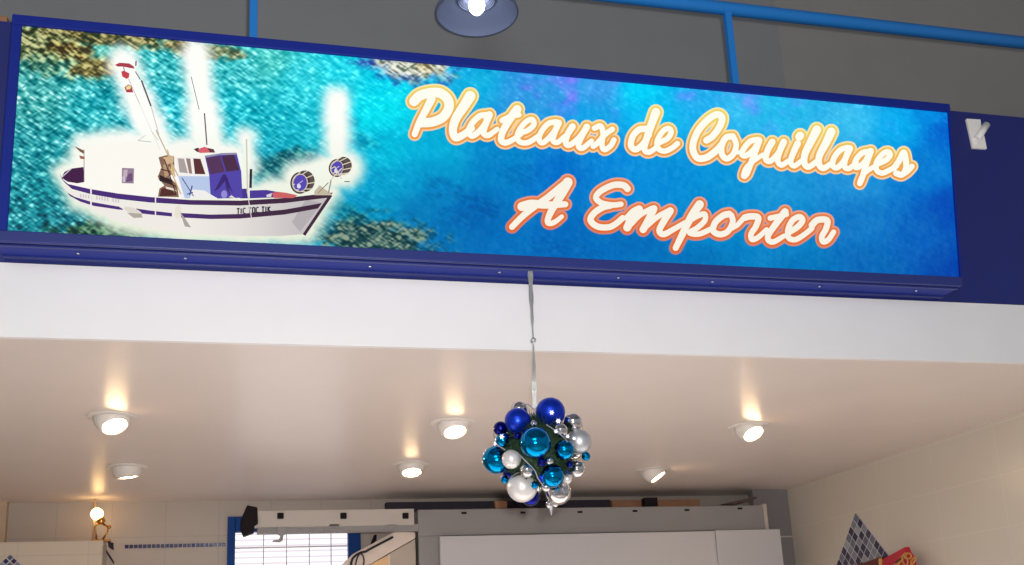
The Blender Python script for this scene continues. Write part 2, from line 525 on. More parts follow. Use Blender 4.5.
def art(x, y):
    # smooth base colours, with the backlight's falloff painted in
    num = np.zeros(x.shape + (3,)); den = np.zeros(x.shape)
    for (px, py, r, g_, b_) in SEA_LIT:
        w = 1.0 / (((x - px) ** 2 + 1.4 * (y - py) ** 2) + 120.0) ** 1.7
        num += w[..., None] * np.array([r, g_, b_], float); den += w
    c = num / den[..., None]
    # woven ripples: short slanted dashes, strong at the left and fading to the right
    ca, sa = math.cos(0.55), math.sin(0.55)
    u = x * ca + y * sa; v = -x * sa + y * ca
    n1 = vnoise(u / 5.6, v / 1.55, 3) - 0.5
    n2 = vnoise((x * ca - y * sa) / 5.0, (x * sa + y * ca) / 1.8, 17) - 0.5
    n3 = fbm(x / 40.0, y / 30.0, 31, 3) - 0.5
    n4 = fbm(x / 3.0, y / 6.0, 47, 2) - 0.5
    side = np.clip((430 - x) / 260.0, 0, 1)
    top = np.clip((170 - y) / 120.0, 0, 1)
    rip = (n1 * 0.85 + n2 * 0.4)
    amp = 26 + 185 * side
    amp = amp * (0.45 + 0.55 * np.clip(side + top, 0, 1))
    c = c + rip[..., None] * amp[..., None] * np.array([0.95, 0.8, 0.72])
    hi = np.clip(rip - 0.24, 0, 1)
    c = c + (hi * (side * 230 + top * 120))[..., None] * np.array([1.0, 0.8, 0.6])
    c = c + n3[..., None] * np.where(x < 430, 16, 16)[..., None] * np.array([0.4, 1.0, 0.7])
    c = c + (n4 * 20 * (1 - side))[..., None] * np.array([1.2, 0.8, 0.35])
    # lilac flecks in the middle top
    lil = np.clip(fbm(x / 22.0, y / 16.0, 71, 3) - 0.55, 0, 1) * 4 * np.clip(1 - np.abs(y - 95) / 50.0, 0, 1) * ((x > 470) & (x < 900))
    c = c + lil[..., None] * np.array([60, -25, 18])

    def rocks(cx, cy, rx, ry, ang, seed, strength, lo, hi_, mid):
        nonlocal c
        ca2, sa2 = math.cos(ang), math.sin(ang)
        dx, dy = x - cx, y - cy
        e = np.hypot((dx * ca2 + dy * sa2) / rx, (-dx * sa2 + dy * ca2) / ry)
        e = e + (fbm(x / 9.0, y / 7.0, seed, 3) - 0.5) * 0.9
        m = np.clip((1.15 - e) * 1.9, 0, 1) * strength
        tx = np.clip(0.47 + rip * 1.9 + (vnoise(x / 2.0, y / 1.6, seed + 5) - 0.5) * 0.28, 0, 1)
        lo, hi_, mid = np.array(lo, float), np.array(hi_, float), np.array(mid, float)
        rc = np.where(tx[..., None] < 0.5, lo + (mid - lo) * tx[..., None] * 2, mid + (hi_ - mid) * (tx[..., None] - 0.5) * 2)
        c = c * (1 - m[..., None]) + rc * m[..., None]
    c[..., 0] -= np.clip((x - 560) / 200, 0, 1) * 6; c[..., 1] += np.clip((x - 560) / 200, 0, 1) * 9; c[..., 2] -= np.clip((x - 560) / 200, 0, 1) * 10
    OL, OH, OM = (40, 46, 26), (214, 212, 150), (98, 108, 66)
    rocks(40, 42, 50, 22, 0.05, 101, 0.95, OL, OH, OM)
    rocks(112, 36, 70, 12, 0.1, 103, 0.9, OL, (206, 190, 120), (124, 104, 54))
    rocks(70, 51, 25, 11, 0.0, 107, 0.9, (60, 44, 26), (222, 208, 130), (150, 130, 70))
    rocks(95, 67, 30, 13, -0.2, 109, 0.9, (72, 54, 26), (220, 200, 128), (156, 134, 70))
    rocks(50, 64, 28, 14, 0.2, 111, 0.55, (30, 60, 50), (200, 220, 170), (90, 130, 90))
    rocks(200, 50, 48, 9, 0.1, 113, 0.75, (80, 66, 36), (216, 190, 130), (150, 124, 70))
    rocks(292, 168, 42, 18, -0.05, 117, 0.85, (4, 70, 88), (96, 170, 160), (24, 108, 118))
    rocks(285, 160, 30, 9, -0.3, 118, 0.5, (4, 70, 88), (96, 170, 160), (24, 108, 118))
    rocks(372, 238, 66, 23, 0.08, 119, 0.95, (14, 48, 56), (150, 164, 140), (58, 96, 90))
    rocks(340, 208, 26, 10, 0.5, 121, 0.6, (0, 84, 110), (40, 150, 150), (14, 116, 132))
    rocks(108, 231, 56, 11, 0.0, 123, 0.9, (12, 40, 30), (120, 160, 120), (36, 84, 62))
    rocks(362, 140, 18, 9, 0.4, 125, 0.5, (0, 110, 150), (60, 190, 200), (10, 140, 170))
    rocks(350, 120, 10, 5, 0.4, 126, 0.4, (0, 110, 150), (60, 190, 200), (10, 140, 170))
    # pale shell-like reef at the top edge, blue-rimmed
    rocks(404, 60, 50, 22, 0.2, 129, 0.9, (44, 56, 150), (90, 170, 230), (64, 84, 176))
    rocks(412, 61, 42, 20, 0.15, 131, 1.0, (96, 112, 96), (244, 244, 234), (192, 196, 174))
    rocks(424, 67, 10, 6, 0.2, 133, 0.35, (130, 80, 50), (240, 222, 160), (196, 156, 70))
    for (px, py, rx, ry, sd_, st) in ((440, 188, 22, 16, 141, 0.35), (480, 205, 26, 12, 143, 0.35), (455, 218, 20, 10, 145, 0.3), (520, 175, 20, 14, 147, 0.2), (566, 250, 40, 10, 149, 0.2)):
        rocks(px, py, rx, ry, 0.2, sd_, st, (0, 70, 140), (0, 110, 190), (0, 88, 165))
    # white cut-out glow round the boat
    d = poly_d(x, y, HULL_ALL) + 1
    for (ax, ay, bx, by, rr) in ((123, 62, 138, 100, 13), (138, 100, 160, 150, 15), (196, 52, 202, 110, 12), (202, 110, 208, 150, 16), (246, 138, 248, 170, 8), (337, 100, 337, 150, 11), (300, 180, 345, 168, 17), (341, 166, 343, 170, 17)):
        d = np.minimum(d, seg_d(x, y, ax, ay, bx, by) - rr + 7)
    d = d + (fbm(x / 8.0, y / 8.0, 201, 2) - 0.5) * 4
    w = np.clip(1 - d / 20.0, 0, 1); w = w * w * (3 - 2 * w)
    tw = np.clip((y - 120) / 100.0, 0, 1)[..., None]; wht = np.array([255, 255, 250.]) * (1 - tw) + np.array([232, 238, 218.]) * tw
    c = c * (1 - w[..., None]) + wht * w[..., None]
    return np.clip(c, 0, 255)


def set_art(me, cols_srgb):
    lc = np.ones((len(me.vertices), 4)); lc[:, :3] = lin(cols_srgb)
    at = me.color_attributes.new('art', 'FLOAT_COLOR', 'POINT')
    at.data.foreach_set('color', lc.astype(np.float32).ravel())


NX, NZ = 1000, 220
zs = np.linspace(ZB + FBm - 0.004, ZT - FT + 0.004, NZ)
us = np.linspace(0, 1, NX)
UU, ZZ = np.meshgrid(us, zs)
XX = (XL + FL - 0.004) + UU * ((XRB + (XRT - XRB) * (ZZ - ZB) / (ZT - ZB) - FR + 0.002) - (XL + FL - 0.004))
P = np.stack([XX.ravel(), np.full(XX.size, YFACE), ZZ.ravel()], 1)
px_, py_ = proj(P)
cols = art(px_.reshape(NZ, NX), py_.reshape(NZ, NX)).reshape(-1, 3)
me = bpy.data.meshes.new('face_panel')
idx = np.arange(NX * NZ).reshape(NZ, NX)
quads = np.stack([idx[:-1, :-1], idx[:-1, 1:], idx[1:, 1:], idx[1:, :-1]], -1).reshape(-1, 4)
P0 = P - np.array(sign.location)
me.vertices.add(len(P0)); me.vertices.foreach_set('co', P0.astype(np.float32).ravel())
me.loops.add(quads.size); me.loops.foreach_set('vertex_index', quads.astype(np.int32).ravel())
me.polygons.add(len(quads)); me.polygons.foreach_set('loop_start', np.arange(0, quads.size, 4, dtype=np.int32)); me.polygons.foreach_set('loop_total', np.full(len(quads), 4, dtype=np.int32))
me.update(calc_edges=True)
set_art(me, cols)
M['print'] = attr_emit('backlit_print', 1.0, 0.3, 0.12)
me.materials.append(M['print'])
face = bpy.data.objects.new('face_panel', me); COL.objects.link(face); face.parent = sign

M['ink'] = attr_emit('backlit_lettering', 1.0, 0.4, 0.1)


# --- printed shapes lying on the face (each a thin layer of film)
def film(name, polys, layer, parent):
    """polys: list of (points in photo pixels traced on the face, rgb or function of pixel)"""
    yy = YFACE - 0.0004 * layer
    vs, fs, cs = [], [], []
    many = len(polys) > 60
    for ip, (pts, col) in enumerate(polys):
        yy = YFACE - 0.0004 * layer - (0.0 if many else 0.0003 * ip / max(1, len(polys)))
        i0 = len(vs)
        for (a, b_) in pts:
            w = on(a, b_, 1, yy); vs.append(tuple(w)); cs.append(col(a, b_) if callable(col) else col)
        fs.append(list(range(i0, i0 + len(pts))))
    off = Vector((0, 0, 0)); tp = parent
    while tp is not None: off += tp.location; tp = tp.parent
    me = bpy.data.meshes.new(name)
    me.from_pydata([tuple(Vector(v) - off) for v in vs], [], fs)
    set_art(me, np.array(cs, float))
    me.materials.append(M['ink'])
    o = bpy.data.objects.new(name, me); COL.objects.link(o); o.parent = parent
    return o


def catmull(pts, step=1.0):
    pts = [np.array(p, float) for p in pts]
    P_ = [2 * pts[0] - pts[1]] + pts + [2 * pts[-1] - pts[-2]]
    out = []
    for i in range(1, len(P_) - 2):
        p0_, p1_, p2_, p3_ = P_[i - 1:i + 3]
        n = max(2, int(np.linalg.norm(p2_ - p1_) / step))
        for k in range(n):
            s = k / n
            out.append(0.5 * (2 * p1_ + (p2_ - p0_) * s + (2 * p0_ - 5 * p1_ + 4 * p2_ - p3_) * s * s + (3 * p1_ - p0_ - 3 * p2_ + p3_) * s ** 3))
    out.append(pts[-1])
    return out


def stroke_polys(pts, w0, w1, grow, col, step=1.0):
    """brush stroke as quads + round dabs, width going w0 -> w1 (pixels)"""
    c = catmull(pts, step)
    n = len(c); polys = []
    rad = [(w0 + (w1 - w0) * i / max(1, n - 1)) / 2 + grow for i in range(n)]
    L_, R_ = [], []
    for i in range(n):
        tt = c[min(i + 1, n - 1)] - c[max(i - 1, 0)]
        tt = tt / (np.linalg.norm(tt) + 1e-9); nn = np.array([-tt[1], tt[0]])
        L_.append(c[i] + nn * rad[i]); R_.append(c[i] - nn * rad[i])
    for i in range(n - 1):
        polys.append(([L_[i], L_[i + 1], R_[i + 1], R_[i]], col))
    for i in range(n):
        k = 14
        polys.append(([c[i] + rad[i] * np.array([math.cos(2 * PI * j / k), math.sin(2 * PI * j / k)]) for j in range(k)], col))
    return polys


S = 6.275


def Z(x0, y0, pts): return [(x0 + a / S, y0 + b_ / S) for a, b_ in pts]


A_ = lambda p: Z(400, 75, p)
B_ = lambda p: Z(510, 95, p)
C_ = lambda p: Z(610, 95, p)
D_ = lambda p: Z(720, 105, p)
E_ = lambda p: Z(810, 105, p)
F_ = lambda p: Z(500, 160, p)
G_ = lambda p: Z(610, 175, p)
H_ = lambda p: Z(720, 185, p)
WORDS = [
    (1, [  # Plateaux
        (A_([(88, 165), (125, 130), (190, 112), (255, 115), (303, 160), (303, 215), (265, 268), (200, 295), (130, 300)]), 8.5, 8.0),
        (A_([(198, 150), (165, 215), (120, 300), (92, 372)]), 7.0, 5.5),
        (A_([(440, 132), (405, 190), (350, 275), (332, 345), (348, 392), (392, 378), (450, 335)]), 9.0, 6.0),
        (A_([(545, 250), (500, 258), (455, 300), (432, 350), (452, 382), (498, 352), (545, 295)]), 5.5, 5.5),
        (A_([(560, 250), (535, 315), (525, 365), (555, 378), (610, 340)]), 6.5, 4.5),
        (A_([(735, 215), (690, 275), (645, 355), (635, 408), (665, 425), (715, 402), (760, 370)]), 7.5, 4.5),
        (A_([(640, 285), (690, 262), (748, 250)]), 5.0, 4.5),
        (B_([(60, 238), (112, 222), (150, 185), (140, 155), (105, 165), (65, 210), (45, 258), (62, 294), (112, 298), (180, 258)]), 5.0, 5.0),
        (B_([(290, 168), (240, 180), (197, 230), (182, 278), (205, 300), (248, 265), (288, 215)]), 5.0, 5.0),
        (B_([(305, 175), (278, 240), (270, 285), (298, 297), (345, 258)]), 6.0, 4.5),
        (B_([(392, 198), (360, 250), (350, 300), (375, 314), (430, 270), (470, 215)]), 6.0, 4.5),
        (B_([(482, 200), (447, 265), (430, 318), (455, 334), (512, 288)]), 6.0, 4.5),
        (B_([(530, 208), (568, 195), (584, 240), (577, 310), (592, 343), (632, 318), (652, 282)]), 5.0, 5.0),
        (B_([(642, 215), (600, 245), (550, 300), (522, 322)]), 5.0, 5.0)]),
    (1, [  # de
        (C_([(232, 212), (182, 218), (142, 262), (132, 318), (160, 342), (205, 310), (245, 250)]), 5.8, 5.5),
        (C_([(288, 108), (258, 190), (225, 290), (217, 345), (250, 357), (300, 322)]), 7.5, 4.5),
        (C_([(312, 298), (362, 272), (384, 232), (366, 210), (330, 230), (297, 288), (302, 335), (342, 352), (390, 332), (423, 305)]), 5.0, 5.0)]),
    (1, [  # Coquillages
        (C_([(605, 285), (645, 258), (690, 195), (703, 142), (672, 122), (618, 152), (560, 215), (525, 290), (522, 350), (552, 396), (610, 390), (665, 350), (702, 312)]), 6.0, 6.2),
        (D_([(80, 197), (40, 204), (12, 250), (12, 308), (42, 337), (82, 310), (102, 252), (88, 208)]), 5.8, 5.0),
        (D_([(90, 300), (130, 295)]), 4.0, 3.5),
        (D_([(235, 217), (190, 228), (152, 270), (137, 308), (162, 318), (205, 287), (238, 242)]), 5.2, 5.2),
        (D_([(245, 222), (215, 310), (185, 390), (165, 438), (148, 445), (165, 395), (212, 350), (270, 312)]), 6.0, 4.2),
        (D_([(328, 232), (300, 282), (287, 338), (315, 352), (360, 308), (392, 250)]), 6.0, 4.5),
        (D_([(400, 232), (375, 290), (362, 348), (387, 377), (432, 348)]), 6.0, 4.5),
        (D_([(487, 242), (457, 308), (443, 358), (467, 382), (512, 350)]), 6.0, 4.5),
        (D_([(497, 200), (503, 192)]), 7.0, 7.0),
        (D_([(608, 155), (570, 230), (533, 308), (530, 365), (557, 388), (612, 350)]), 7.5, 5.0),
        (D_([(698, 168), (665, 238), (624, 318), (622, 372), (650, 396), (702, 365)]), 7.5, 5.0),
        (E_([(235, 267), (190, 283), (152, 330), (142, 378), (170, 393), (212, 352), (238, 302)]), 5.2, 5.2),
        (E_([(250, 272), (222, 338), (217, 386), (245, 398), (292, 362)]), 6.0, 4.5),
        (E_([(365, 292), (325, 303), (287, 347), (282, 386), (305, 390), (345, 355), (368, 312)]), 5.2, 5.0),
        (E_([(380, 290), (350, 380), (328, 455), (312, 493), (318, 470), (340, 430), (380, 400), (422, 375)]), 6.0, 4.2),
        (E_([(430, 368), (480, 343), (503, 312), (487, 294), (452, 312), (417, 362), (418, 408), (452, 427), (500, 408), (543, 382)]), 5.2, 4.8),
        (E_([(528, 395), (560, 348), (588, 298), (602, 350), (602, 398), (578, 437), (540, 428)]), 5.5, 5.5),
        (E_([(560, 440), (602, 425), (640, 385)]), 4.5, 5.0)]),
    (2, [  # A
        (F_([(425, 135), (375, 175), (300, 235), (220, 290), (140, 355), (75, 420)]), 6.5, 5.5),
        (F_([(425, 140), (385, 215), (322, 320), (298, 385), (318, 398), (350, 385), (388, 355)]), 8.5, 4.0),
        (F_([(138, 292), (200, 275), (290, 282), (410, 278)]), 8.0, 5.5)]),
    (2, [  # Emporter
        ([(627.5, 188.8), (624, 185.5), (616.4, 184.6), (609, 186.6), (599.6, 191.9), (596, 198), (602, 203.2), (613, 205.0), (621, 204.2)], 6.0, 5.0),
        ([(610, 205.6), (603, 207.3), (594.5, 212.8), (590.5, 220), (597.2, 226.4), (608, 227.3), (615, 224.4), (622.7, 218)], 6.0, 5.5),
        (G_([(100, 270), (145, 228), (182, 212)]), 4.5, 6.0),
        (G_([(182, 215), (140, 265), (108, 330)]), 7.0, 7.0),
        (G_([(130, 310), (190, 250), (262, 210)]), 5.0, 5.0),
        (G_([(275, 212), (242, 280), (208, 342)]), 6.5, 6.5),
        (G_([(225, 325), (295, 265), (372, 222)]), 5.0, 5.0),
        (G_([(378, 225), (338, 290), (310, 348), (337, 372), (400, 340), (472, 298)]), 6.5, 4.5),
        (G_([(562, 185), (508, 265), (450, 380), (412, 458)]), 7.5, 5.5),
        (G_([(478, 300), (540, 262), (592, 245), (595, 285), (550, 330), (500, 362), (560, 370), (642, 335)]), 5.0, 5.0),
        (H_([(58, 182), (20, 192), (-30, 235), (-42, 288), (0, 310), (50, 290), (80, 232), (72, 190)]), 6.0, 5.2),
        (H_([(70, 275), (110, 250), (150, 205)]), 4.2, 4.8),
        (H_([(155, 205), (190, 197), (240, 205), (225, 260), (195, 308), (202, 342), (240, 328), (292, 280)]), 6.0, 4.5),
        (H_([(408, 168), (352, 242), (307, 308), (302, 343), (335, 357), (402, 320)]), 6.5, 4.5),
        (H_([(315, 208), (360, 198), (418, 185)]), 5.0, 4.5),
        (H_([(430, 298), (488, 262), (518, 222), (498, 200), (455, 222), (427, 280), (432, 332), (475, 342), (530, 310), (577, 272)]), 5.6, 4.8),
        (H_([(577, 252), (612, 220), (672, 222), (665, 275), (640, 322), (647, 356), (680, 343), (713, 295)]), 6.0, 4.8)]),
]


def mixc(a, b_, t_): return np.array(a, float) * (1 - t_) + np.array(b_, float) * t_


def out1(x, y):
    return mixc((252, 232, 170), (247, 202, 152), np.clip((y - (88 + (x - 410) * 0.105)) / 42, 0, 1))


def in1(x, y):
    return mixc((240, 214, 104), (238, 156, 76), np.clip((y - (84 + (x - 410) * 0.105)) / 42, 0, 1))


def out2(x, y):
    return mixc((238, 160, 128), (206, 120, 104), np.clip((y - 185 - (x - 510) * 0.1) / 45, 0, 1))


def in2(x, y):
    return mixc((226, 128, 78), (230, 104, 44), np.clip((y - 185 - (x - 510) * 0.1) / 45, 0, 1))


def wk(w): return w * 1.08 + max(0.0, w - 5.5) * 0.22


for line, strokes in WORDS:
    ps, pi_, po = [], [], []
    wc = (255, 253, 240) if line == 1 else (248, 242, 228)
    for pts, w0, w1 in strokes:
        ps += stroke_polys(pts, wk(w0), wk(w1), 0.0, wc)
        pi_ += stroke_polys(pts, wk(w0), wk(w1), 2.1, in1 if line == 1 else in2)
        po += stroke_polys(pts, wk(w0), wk(w1), 3.8, out1 if line == 1 else out2)
    wd = film('lettering', ps, 4, sign)
    film('inner_outline', pi_, 3, wd)
    film('outer_outline', po, 2, wd)

# --- the boat picture
T1 = lambda p: [(140 + a / 5.133, 130 + b_ / 5.133) for a, b_ in p]
T2 = lambda p: [(240 + a / 5.65, 140 + b_ / 5.65) for a, b_ in p]
T3 = lambda p: [(100 + a / 5.65, 45 + b_ / 5.65) for a, b_ in p]
T4 = lambda p: [(50 + a / 5.14, 130 + b_ / 5.14) for a, b_ in p]


def band(top, bot, col):
    """quads between two polylines with the same count"""
    return [([top[i], top[i + 1], bot[i + 1], bot[i]], col) for i in range(len(top) - 1)]


def ell(cx, cy, rx, ry, col, n=28, rot=0.0):
    return ([(cx + rx * math.cos(2 * PI * k / n) * math.cos(rot) - ry * math.sin(2 * PI * k / n) * math.sin(rot), cy + rx * math.cos(2 * PI * k / n) * math.sin(rot) + ry * math.sin(2 * PI * k / n) * math.cos(rot)) for k in range(n)], col)


def bar(a, b_, w, col):
    a, b_ = np.array(a, float), np.array(b_, float); d = (b_ - a) / np.linalg.norm(b_ - a); n = np.array([-d[1], d[0]]) * w / 2
    return ([a + n, b_ + n, b_ - n, a - n], col)


boat = film('boat_hull', [
    ([(60, 176), (74, 166), (84, 150), (88, 146), (130, 141), (168, 148), (184, 150), (184, 203), (120, 199), (90, 192), (70, 186)], (252, 249, 240)),
    # white topsides, greyer towards the bow
    ] + band([(62, 181), (70, 190), (90, 195), (118, 200), (150, 203.5), (190, 205.5), (240, 206), (290, 202), (330, 197)],
             [(64, 188), (78, 202), (98, 213), (120, 222), (150, 229), (190, 234), (240, 236), (280, 236), (306, 234)],
             lambda a, b_: mixc((240, 234, 228), (196, 190, 192), np.clip((a - 215) / 90, 0, 1))), 1, sign)
PUR, PURD = (74, 44, 120), (66, 40, 62)
film('sheer_stripe', band([(60, 172.5), (61, 178), (68, 184), (90, 189), (118, 193.5), (150, 197), (190, 200), (240, 200.6), (285, 198), (333, 192.5)],
                          [(61, 176), (65, 183), (72, 189), (90, 194), (118, 199), (150, 202.5), (190, 204.8), (240, 205.6), (285, 203), (329, 197.6)],
                          lambda a, b_: mixc(PUR, PURD, np.clip((a - 150) / 110, 0, 1))), 2, boat)
wl = [band([(67, 192.5), (75, 197), (92, 202), (118, 206.5)], [(70, 196), (80, 201.5), (94, 206), (118, 209.5)], PUR)
     + band([(118, 206.2), (123, 209)], [(118, 209.5), (123, 209.8)], PUR)
     , band([(136, 208.5), (150, 210.5), (172, 213)], [(137, 213), (150, 214.5), (172, 216.5)], PUR)
     , band([(181, 213), (210, 214.6), (240, 214), (285, 209.5), (322, 203)], [(181, 217.5), (210, 219), (240, 218.6), (285, 214.5), (318, 208.5)], lambda a, b_: mixc(PUR, PURD, np.clip((a - 180) / 80, 0, 1)))
     ]
for q_ in wl: film('waterline_stripe', q_, 3, boat)
for q_ in (bar((91, 187), (91, 207), 1.6, (240, 234, 230)), bar((155.5, 196), (155.5, 217), 1.2, (240, 234, 230))): film('rubbing_strip', [q_], 4, boat)
film('stem', [bar((331, 195), (304, 235), 3.2, PURD)] + [([(306, 199), (322, 203), (300, 232), (292, 222)], (180, 174, 178))], 2, boat)
film('stern_well', [(T4([(58, 245), (75, 215), (110, 198), (172, 190), (176, 268), (140, 274), (90, 266)]), (68, 30, 72)),
                    (T4([(124, 82), (172, 104), (176, 124), (152, 110)]), (120, 92, 70)), (T4([(150, 130), (178, 138), (178, 150), (156, 148)]), (160, 96, 84))] +
     [bar(T4([(58, 245)])[0], T4([(110, 198)])[0], 1.0, (210, 205, 215)), bar(T4([(175, 100)])[0], T4([(175, 268)])[0], 0.7, (130, 110, 110))], 3, boat)
film('deckhouse_window', [(T4([(370, 195), (432, 197), (430, 275), (369, 273)]), (150, 126, 150)), (T4([(378, 205), (400, 203), (395, 240), (376, 240)]), (196, 176, 190)),
                          (T4([(402, 225), (424, 222), (424, 262), (390, 268)]), (112, 82, 120)), (T4([(372, 240), (388, 238), (386, 268), (374, 268)]), (206, 190, 206))], 2, boat)
faint = []
for k in range(15):
    xx = 80.5 + k * 2.7
    if k % 6 != 5: faint += [bar((xx, 193.8 + k * 0.36), (xx + 0.3, 197.6 + k * 0.36), 1.3, (206, 196, 202))]
film('faded_marks', faint, 2, boat)
fend = [ell(133, 211, 9.5, 3.0, (222, 216, 204), rot=0.35), (T4([(395, 425), (470, 430), (476, 450), (430, 452)]), (176, 168, 158)), ell(178, 212, 3.3, 7, (232, 226, 210), rot=0.15), (T1([(205, 420), (232, 455), (262, 500), (230, 495)]), (170, 164, 156))]
for fe in (fend[:2], fend[2:]): film('fender', fe, 4, boat)
# wheelhouse
wh = film('wheelhouse', [
    (T1([(180, 140), (335, 138), (362, 232), (360, 352), (215, 350), (196, 238)]), (244, 240, 236)),
    (T1([(195, 236), (357, 238), (362, 330), (395, 350), (230, 350)]), (184, 200, 232)),
    (T1([(270, 305), (330, 310), (395, 350), (255, 352)]), (240, 238, 236)),
    (T1([(333, 135), (480, 118), (497, 122), (520, 215), (526, 348), (400, 352), (362, 330), (355, 232)]), (82, 70, 168)),
    (T1([(330, 132), (420, 118), (495, 116), (500, 126), (410, 128), (338, 142)]), (150, 144, 170))], 3, boat)
film('wheelhouse_window', [(T1([(194, 145), (226, 147), (246, 222), (203, 217)]), (172, 160, 158)), (T1([(236, 145), (258, 147), (268, 225), (252, 222)]), (150, 124, 118)), (T1([(273, 146), (310, 148), (336, 227), (282, 226)]), (92, 50, 54)),
                           (T1([(337, 144), (410, 132), (436, 214), (362, 228)]), (86, 54, 92)), (T1([(418, 134), (482, 126), (511, 206), (444, 214)]), (76, 46, 72))], 4, wh)
for q_ in [(T1([(425, 228), (440, 228), (480, 330), (460, 300), (436, 262), (405, 300), (380, 318)]), (58, 42, 112)), (T1([(436, 235), (452, 250), (462, 340), (440, 290)]), (62, 46, 110)),
                                 ell(*T1([(432, 330)])[0], 3, 4, (150, 140, 214)), (T1([(455, 345), (470, 335), (490, 350)]), (232, 220, 216)),
                                 bar(T1([(215, 245)])[0], T1([(275, 340)])[0], 0.9, (70, 70, 110)), bar(T1([(255, 335)])[0], T1([(268, 285)])[0], 1.2, (60, 70, 130)), bar(T1([(240, 330)])[0], T1([(272, 320)])[0], 1.0, (60, 70, 130))]: film('wheelhouse_mark', [q_], 5, wh)
film('roof_radar', [(T1([(275, 98), (300, 90), (312, 116), (292, 112)]), (74, 50, 56)), (T1([(298, 98), (330, 86), (362, 96), (368, 116), (305, 118)]), (216, 96, 108)), (T1([(345, 92), (378, 98), (386, 116), (360, 116)]), (96, 60, 66))], 4, wh)
# working deck clutter
ck = [(T1([(95, 140), (140, 128), (175, 135), (178, 215), (150, 240), (190, 280), (200, 345), (92, 342), (100, 300), (125, 285), (90, 240), (110, 195)]), (136, 104, 86)),
      (T1([(100, 230), (160, 255), (165, 282), (100, 262)]), (52, 34, 40)), (T1([(110, 300), (150, 296), (190, 335), (100, 342)]), (84, 46, 42)), (T1([(120, 140), (172, 132), (172, 165), (130, 180)]), (214, 178, 140)),
      (T1([(130, 290), (175, 300), (190, 315), (135, 302)]), (232, 216, 200)), (T1([(160, 175), (178, 182), (176, 235), (158, 215)]), (222, 190, 140)), (T1([(118, 180), (140, 170), (150, 230), (128, 245)]), (186, 150, 118))]
for (a, b_) in (((125, 150), (185, 330)), ((140, 100), (180, 240)), ((105, 200), (160, 215)), ((95, 250), (185, 290)), ((150, 190), (210, 330))):
    ck.append(bar(T1([a])[0], T1([b_])[0], 1.1, (66, 44, 44) if a[0] % 10 else (204, 170, 120)))
film('deck_gear', ck, 3, boat)
# masts and flags
ms = [bar(T3([(200, 150)])[0], T3([(228, 195)])[0], 0.9, (96, 70, 76)), bar(T3([(234, 200)])[0], T3([(288, 345)])[0], 1.6, (92, 74, 80)), bar(T3([(288, 345)])[0], (159, 135), 0.8, (196, 184, 176)), bar((156, 130), (178, 176), 1.2, (196, 176, 150)),
      bar(T3([(160, 190)])[0], T3([(225, 335)])[0], 0.6, (180, 160, 160)), bar(T3([(225, 335)])[0], (160, 150), 0.5, (226, 218, 208)), bar(T3([(204, 90)])[0], T3([(202, 118)])[0], 1.4, (140, 70, 90)),
      bar(T3([(515, 178)])[0], T3([(560, 365)])[0], 0.7, (110, 104, 110)), bar(T3([(590, 385)])[0], T3([(604, 565)])[0], 1.3, (96, 86, 92)), bar((246.5, 139), (247.5, 193), 1.5, (206, 204, 190)), bar((251, 169), (250.5, 188), 2.6, (52, 40, 52)), bar((247.5, 193), (253, 228), 0.8, (222, 216, 206)),
      bar(T3([(215, 540)])[0], T3([(258, 510)])[0], 0.5, (190, 184, 176)), bar(T3([(215, 540)])[0], T3([(290, 548)])[0], 0.6, (170, 160, 150)), bar(T3([(290, 485)])[0], T3([(330, 540)])[0], 0.5, (190, 184, 176))]
for ma in (ms[:7] + ms[12:], ms[7:9], ms[9:12]): film('mast', ma, 4, boat)
fl = [(T3([(84, 112), (110, 100), (165, 104), (190, 120), (195, 134), (170, 130), (130, 122), (100, 122)]), (170, 62, 76)), (T3([(120, 150), (135, 145), (166, 160), (164, 182), (150, 192), (126, 178)]), (196, 66, 78)),
      (T3([(138, 240), (160, 222), (178, 234), (188, 268), (150, 268)]), (178, 62, 84)), (T3([(146, 240), (160, 228), (176, 236), (170, 250), (150, 252)]), (240, 220, 150)), bar(T3([(132, 122)])[0], T3([(140, 150)])[0], 0.8, (160, 80, 90))]
for fg in (fl[:1], fl[1:2] + fl[4:], fl[2:4]): film('flag', fg, 4, boat)
# foredeck and net drums
film('foredeck', [(T2([(55, 285), (150, 282), (240, 298), (300, 320), (55, 330)]), (76, 58, 150)), (T2([(0, 275), (40, 275), (50, 330), (0, 330)]), (72, 52, 140)), (T2([(180, 300), (210, 292), (260, 298), (325, 312), (300, 328), (190, 328)]), (206, 98, 100)), (T2([(150, 310), (180, 300), (176, 322), (150, 322)]), (222, 214, 216)),
                  (T2([(420, 290), (450, 255), (510, 300), (520, 312), (420, 312)]), (196, 184, 160)), bar(T2([(500, 300)])[0], T2([(515, 225)])[0], 1.2, (150, 140, 124)), bar(T2([(440, 300)])[0], T2([(500, 240)])[0], 0.9, (140, 130, 116))], 3, boat)


